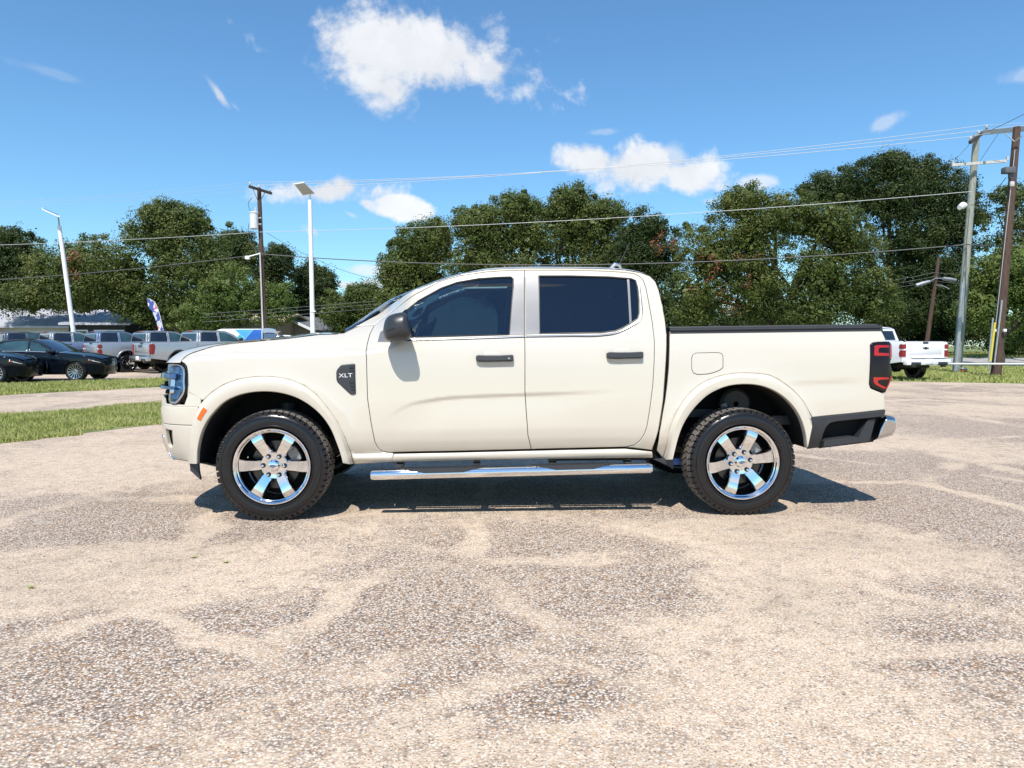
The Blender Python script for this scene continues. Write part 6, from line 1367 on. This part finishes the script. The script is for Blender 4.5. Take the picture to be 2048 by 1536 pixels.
def tree(label, D, lobes, trunk_u, m=None, seed=None, leaf=.20, per=64, dens=1.0, crc=(.50, 1.15), dry=(), group=None, trunk_r=.35, name='oak_tree', dscale=.75, cat='tree', bare=0.):
    TREE_K[0] += 1; rg = np.random.default_rng(100 + TREE_K[0] if seed is None else seed)
    base = W(trunk_u, 700, D); o = np.array([base.x, D, terr(D)]); T = thing(name, label, cat, tuple(o), 0, group)
    Ls = []
    for (u, v, ru, rv) in lobes:
        c = W(u, v, D); k = D / F; rx, rz = ru * k, rv * k; ry = max(1.6, dscale * .5 * (rx + rz) if rx < 7 else dscale * rz * 1.1); Ls.append((np.array(c), np.array([rx, ry, rz])))
    cl = []
    for c, r_ in Ls:
        area = 4 * np.pi * ((r_[0] * r_[1]) ** 1.6 + (r_[0] * r_[2]) ** 1.6 + (r_[1] * r_[2]) ** 1.6) ** (1 / 1.6) / 3 ** (1 / 1.6); n = int(area * .62 * dens) + 6
        u = rg.normal(size=(n, 3)); u /= np.linalg.norm(u, axis=1, keepdims=True); u[:, 1] = np.where(u[:, 1] > .45, -u[:, 1], u[:, 1])
        q = c + u * r_ * (.62 + .36 * rg.random((n, 1)) ** .7) ; cl.append(q)
        mI = int(n * .25); uu = rg.normal(size=(mI, 3)); uu /= np.linalg.norm(uu, axis=1, keepdims=True); cl.append(c + uu * r_ * (.25 + .35 * rg.random((mI, 1))))
    for c, r_ in Ls:                                # small sprays that break the outline
        n = int(14 + r_[0] * r_[2] * .95); u = rg.normal(size=(n, 3)); u[:, 2] = np.abs(u[:, 2]) * .9 - .15; u[:, 1] *= .6; u /= np.linalg.norm(u, axis=1, keepdims=True); cl.append(c + u * r_ * (.96 + .30 * rg.random((n, 1)) ** 1.5))
    nsp = sum(int(14 + r_[0] * r_[2] * .95) for c, r_ in Ls)
    cl = np.concatenate(cl)
    cl[:, 2] = np.maximum(cl[:, 2], o[2] + .5)
    rc = crc[0] + (crc[1] - crc[0]) * rg.random(len(cl)); rc *= min(1.25, max(.7, D / 48)); rc[-nsp:] *= .34 + .3 * rg.random(nsp)
    cr = leaves_mesh('crown', cl, rc, int(per * 2.55), leaf * .71, m or M_OAK, T, rg, origin=o)
    ic = np.concatenate([c + (lambda q: q / np.linalg.norm(q, axis=1, keepdims=True))(rg.normal(size=(int(14 + 2.2 * r_[0] * r_[2]), 3))) * r_ * (.10 + .46 * rg.random((int(14 + 2.2 * r_[0] * r_[2]), 1))) for c, r_ in Ls]); ic[:, 2] = np.maximum(ic[:, 2], o[2] + .5)
    if dens > .6: leaves_mesh('light_block_leaves', ic, np.full(len(ic), 1.0), 30, leaf * 2.3, m or M_OAK, T, rg, origin=o)  # oversized inner leaves added to block light through the crown
    if len(dry):
        dc = np.concatenate([np.array(W(u, v, D - Ls[0][1][1] * .78))[None] + rg.normal(0, .6, (6, 3)) * [1.0, .6, 1.1] for u, v in dry]); leaves_mesh('dry_foliage', dc, .30 + .3 * rg.random(len(dc)), 34, leaf * .8, M_DRY, T, rg, origin=o)
    b = MB(); zc = np.mean([c[2] - r_[2] * .2 for c, r_ in Ls]) - o[2]; fk = max(1.2, zc * .42)
    b.tube([(0, 0, -.2), (.03, 0, .4), (.1 * trunk_r, .05, fk * .6), (0, 0, fk)], [trunk_r * .95, trunk_r * .75, trunk_r * .6, trunk_r * .5], 10); tr = b.build('trunk', M_BARK, T)
    for c, r_ in Ls:
        for j in range(2):
            e = (c - o) + rg.normal(0, .33, 3) * r_; e[2] = max(e[2], fk + .4); s0 = np.array([0, 0, fk * .93]); mid = s0 * .5 + e * .5 + rg.normal(0, .35, 3) + [0, 0, .4]
            b = MB(); b.tube(smooth_line(np.array([s0, mid, e]), 7).tolist(), [trunk_r * .32 * (1 - i / 8) + .02 for i in range(7)], 7); b.build('limb', M_BARK, T)
    return T
GL = 'trees behind the parked row on the left'; GM = 'trees behind the cab'; GR = 'trees behind the bed and right poles'
tree('dark rounded tree at the left edge with a flat top', 60, [(38, 530, 60, 62), (-40, 560, 60, 70), (75, 580, 42, 44), (20, 490, 40, 30)], 30, M_DKLEAF, group=GL, per=58, leaf=.24)
tree('broad live oak sweeping low over the pale grey roof, tallest on the left', 54, [(230, 545, 110, 72), (330, 470, 78, 52), (332, 432, 30, 24), (386, 448, 24, 28), (400, 545, 95, 88), (170, 560, 60, 60), (120, 560, 60, 60), (60, 594, 70, 30), (180, 596, 85, 20), (290, 610, 60, 45), (360, 620, 50, 35)], 330, M_OAK, group=GL, dry=[(152, 532)], trunk_r=.5, per=60, leaf=.22)
tree('dark narrow tree top directly behind the wooden pole', 66, [(462, 520, 55, 52), (478, 490, 22, 20), (540, 545, 42, 50), (560, 520, 20, 22)], 500, M_DKLEAF, group=GL, leaf=.25, per=56, name='tree')
tree('yellowish green tree between the left oak and the wooden pole', 50, [(455, 600, 75, 62), (540, 610, 55, 42), (405, 640, 50, 30)], 470, M_LTLEAF, group=GL, per=52, leaf=.21, name='tree', crc=(.5, .95))
tree('small dark spiky tree seen right of the white solar lamp', 70, [(625, 585, 36, 46), (618, 550, 18, 24), (650, 570, 18, 26), (600, 610, 34, 46), (648, 615, 40, 30)], 622, M_DKLEAF, group=GL, leaf=.24, per=60, name='tree')
tree('low rounded green tree behind the hood and windshield', 62, [(715, 622, 66, 44), (690, 640, 55, 30), (760, 620, 40, 30), (730, 588, 30, 14)], 715, M_OAK, group=GL, leaf=.22, per=60, name='tree')
tree('oak with a lower separate crown at the left of the middle trees', 46, [(838, 500, 52, 44), (868, 470, 30, 26), (810, 530, 48, 50), (850, 560, 70, 60), (790, 590, 32, 45)], 850, M_OAK, group=GM, leaf=.19, per=60)
tree('tall oak rising behind the front doors', 50, [(985, 470, 62, 60), (1035, 420, 34, 30), (960, 520, 65, 60), (950, 445, 36, 30), (1060, 480, 52, 60), (1010, 560, 90, 60)], 1000, M_OAK, group=GM, leaf=.20, per=60, dry=[(1022, 540)])
tree('oak with an airy feathery top behind the rear door', 52, [(1150, 470, 58, 54), (1142, 400, 30, 24), (1110, 430, 30, 26), (1215, 430, 32, 24), (1180, 440, 40, 40), (1220, 510, 50, 55), (1140, 560, 90, 60)], 1150, M_OAK, group=GM, leaf=.20, per=56, dry=[(1105, 505)])
tree('dark green oak behind the rear of the cab', 48, [(1290, 470, 52, 42), (1315, 520, 50, 58), (1260, 530, 50, 60), (1300, 600, 70, 60)], 1290, M_DKLEAF, group=GM, leaf=.19, per=62)
tree('broad lighter oak with rusty patches spreading behind the bed', 43, [(1500, 470, 92, 70), (1485, 408, 44, 30), (1560, 430, 60, 42), (1640, 450, 75, 55), (1420, 520, 75, 70), (1520, 570, 110, 75), (1650, 560, 95, 80), (1730, 600, 75, 62), (1390, 600, 60, 60), (1600, 625, 120, 40), (1700, 490, 50, 45)], 1560, M_OAK, group=GR, dry=[(1350, 490), (1406, 552), (1478, 526), (1466, 580)], trunk_r=.5, leaf=.17, per=58, dens=1.05)
tree('tall dark oak rising highest behind the grey green pole', 58, [(1780, 400, 110, 62), (1770, 335, 42, 28), (1690, 380, 66, 40), (1640, 385, 40, 30), (1870, 390, 72, 52), (1840, 345, 36, 26), (1910, 440, 55, 70), (1830, 500, 100, 90), (1800, 600, 90, 70), (1890, 580, 80, 80)], 1790, M_DKLEAF, group=GR, trunk_r=.5, leaf=.21, per=58, dens=.95)
tree('sparse tree with sky showing through at the right edge', 48, [(2010, 450, 36, 40), (2050, 410, 40, 46), (2020, 390, 18, 14), (2060, 480, 50, 50), (1995, 500, 26, 30), (2110, 450, 60, 80)], 2060, M_OAK, group=GR, trunk_r=.22, leaf=.20, per=40, dens=.40, name='tree')
tree('bright yellow green tree between the two right poles', 42, [(1985, 560, 50, 50), (2045, 590, 52, 70), (1960, 620, 38, 50), (2020, 530, 36, 34), (2100, 580, 60, 80)], 2004, M_LTLEAF, group=GR, leaf=.18, per=52, name='tree', trunk_r=.2)
tree('bright green shrub at the foot of the trees, right of the brown pole', 55, [(2030, 668, 40, 32), (2075, 660, 50, 40), (2010, 690, 24, 16)], 2045, M_LTLEAF, group=GR, leaf=.17, per=60, name='shrub', cat='shrub', trunk_r=.12)
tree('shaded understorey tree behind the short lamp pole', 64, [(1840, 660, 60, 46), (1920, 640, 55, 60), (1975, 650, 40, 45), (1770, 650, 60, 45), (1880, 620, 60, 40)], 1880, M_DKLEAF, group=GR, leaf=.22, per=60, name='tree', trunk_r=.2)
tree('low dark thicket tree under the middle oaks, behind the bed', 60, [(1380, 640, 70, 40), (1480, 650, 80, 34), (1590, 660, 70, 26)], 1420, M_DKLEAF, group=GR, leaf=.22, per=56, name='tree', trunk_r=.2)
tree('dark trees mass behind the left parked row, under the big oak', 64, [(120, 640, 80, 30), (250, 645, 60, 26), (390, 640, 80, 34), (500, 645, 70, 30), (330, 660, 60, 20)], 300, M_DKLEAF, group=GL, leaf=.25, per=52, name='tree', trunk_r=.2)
for (u, D, dx) in ((-260, 56, 0), (2330, 52, 0)):
    tree('oak just outside the left of the frame' if u < 0 else 'oak just outside the right of the frame', D, [(u, 500, 110, 100), (u + 40, 440, 60, 50), (u - 60, 560, 80, 90)], u, M_OAK, group=None, leaf=.24, per=46)
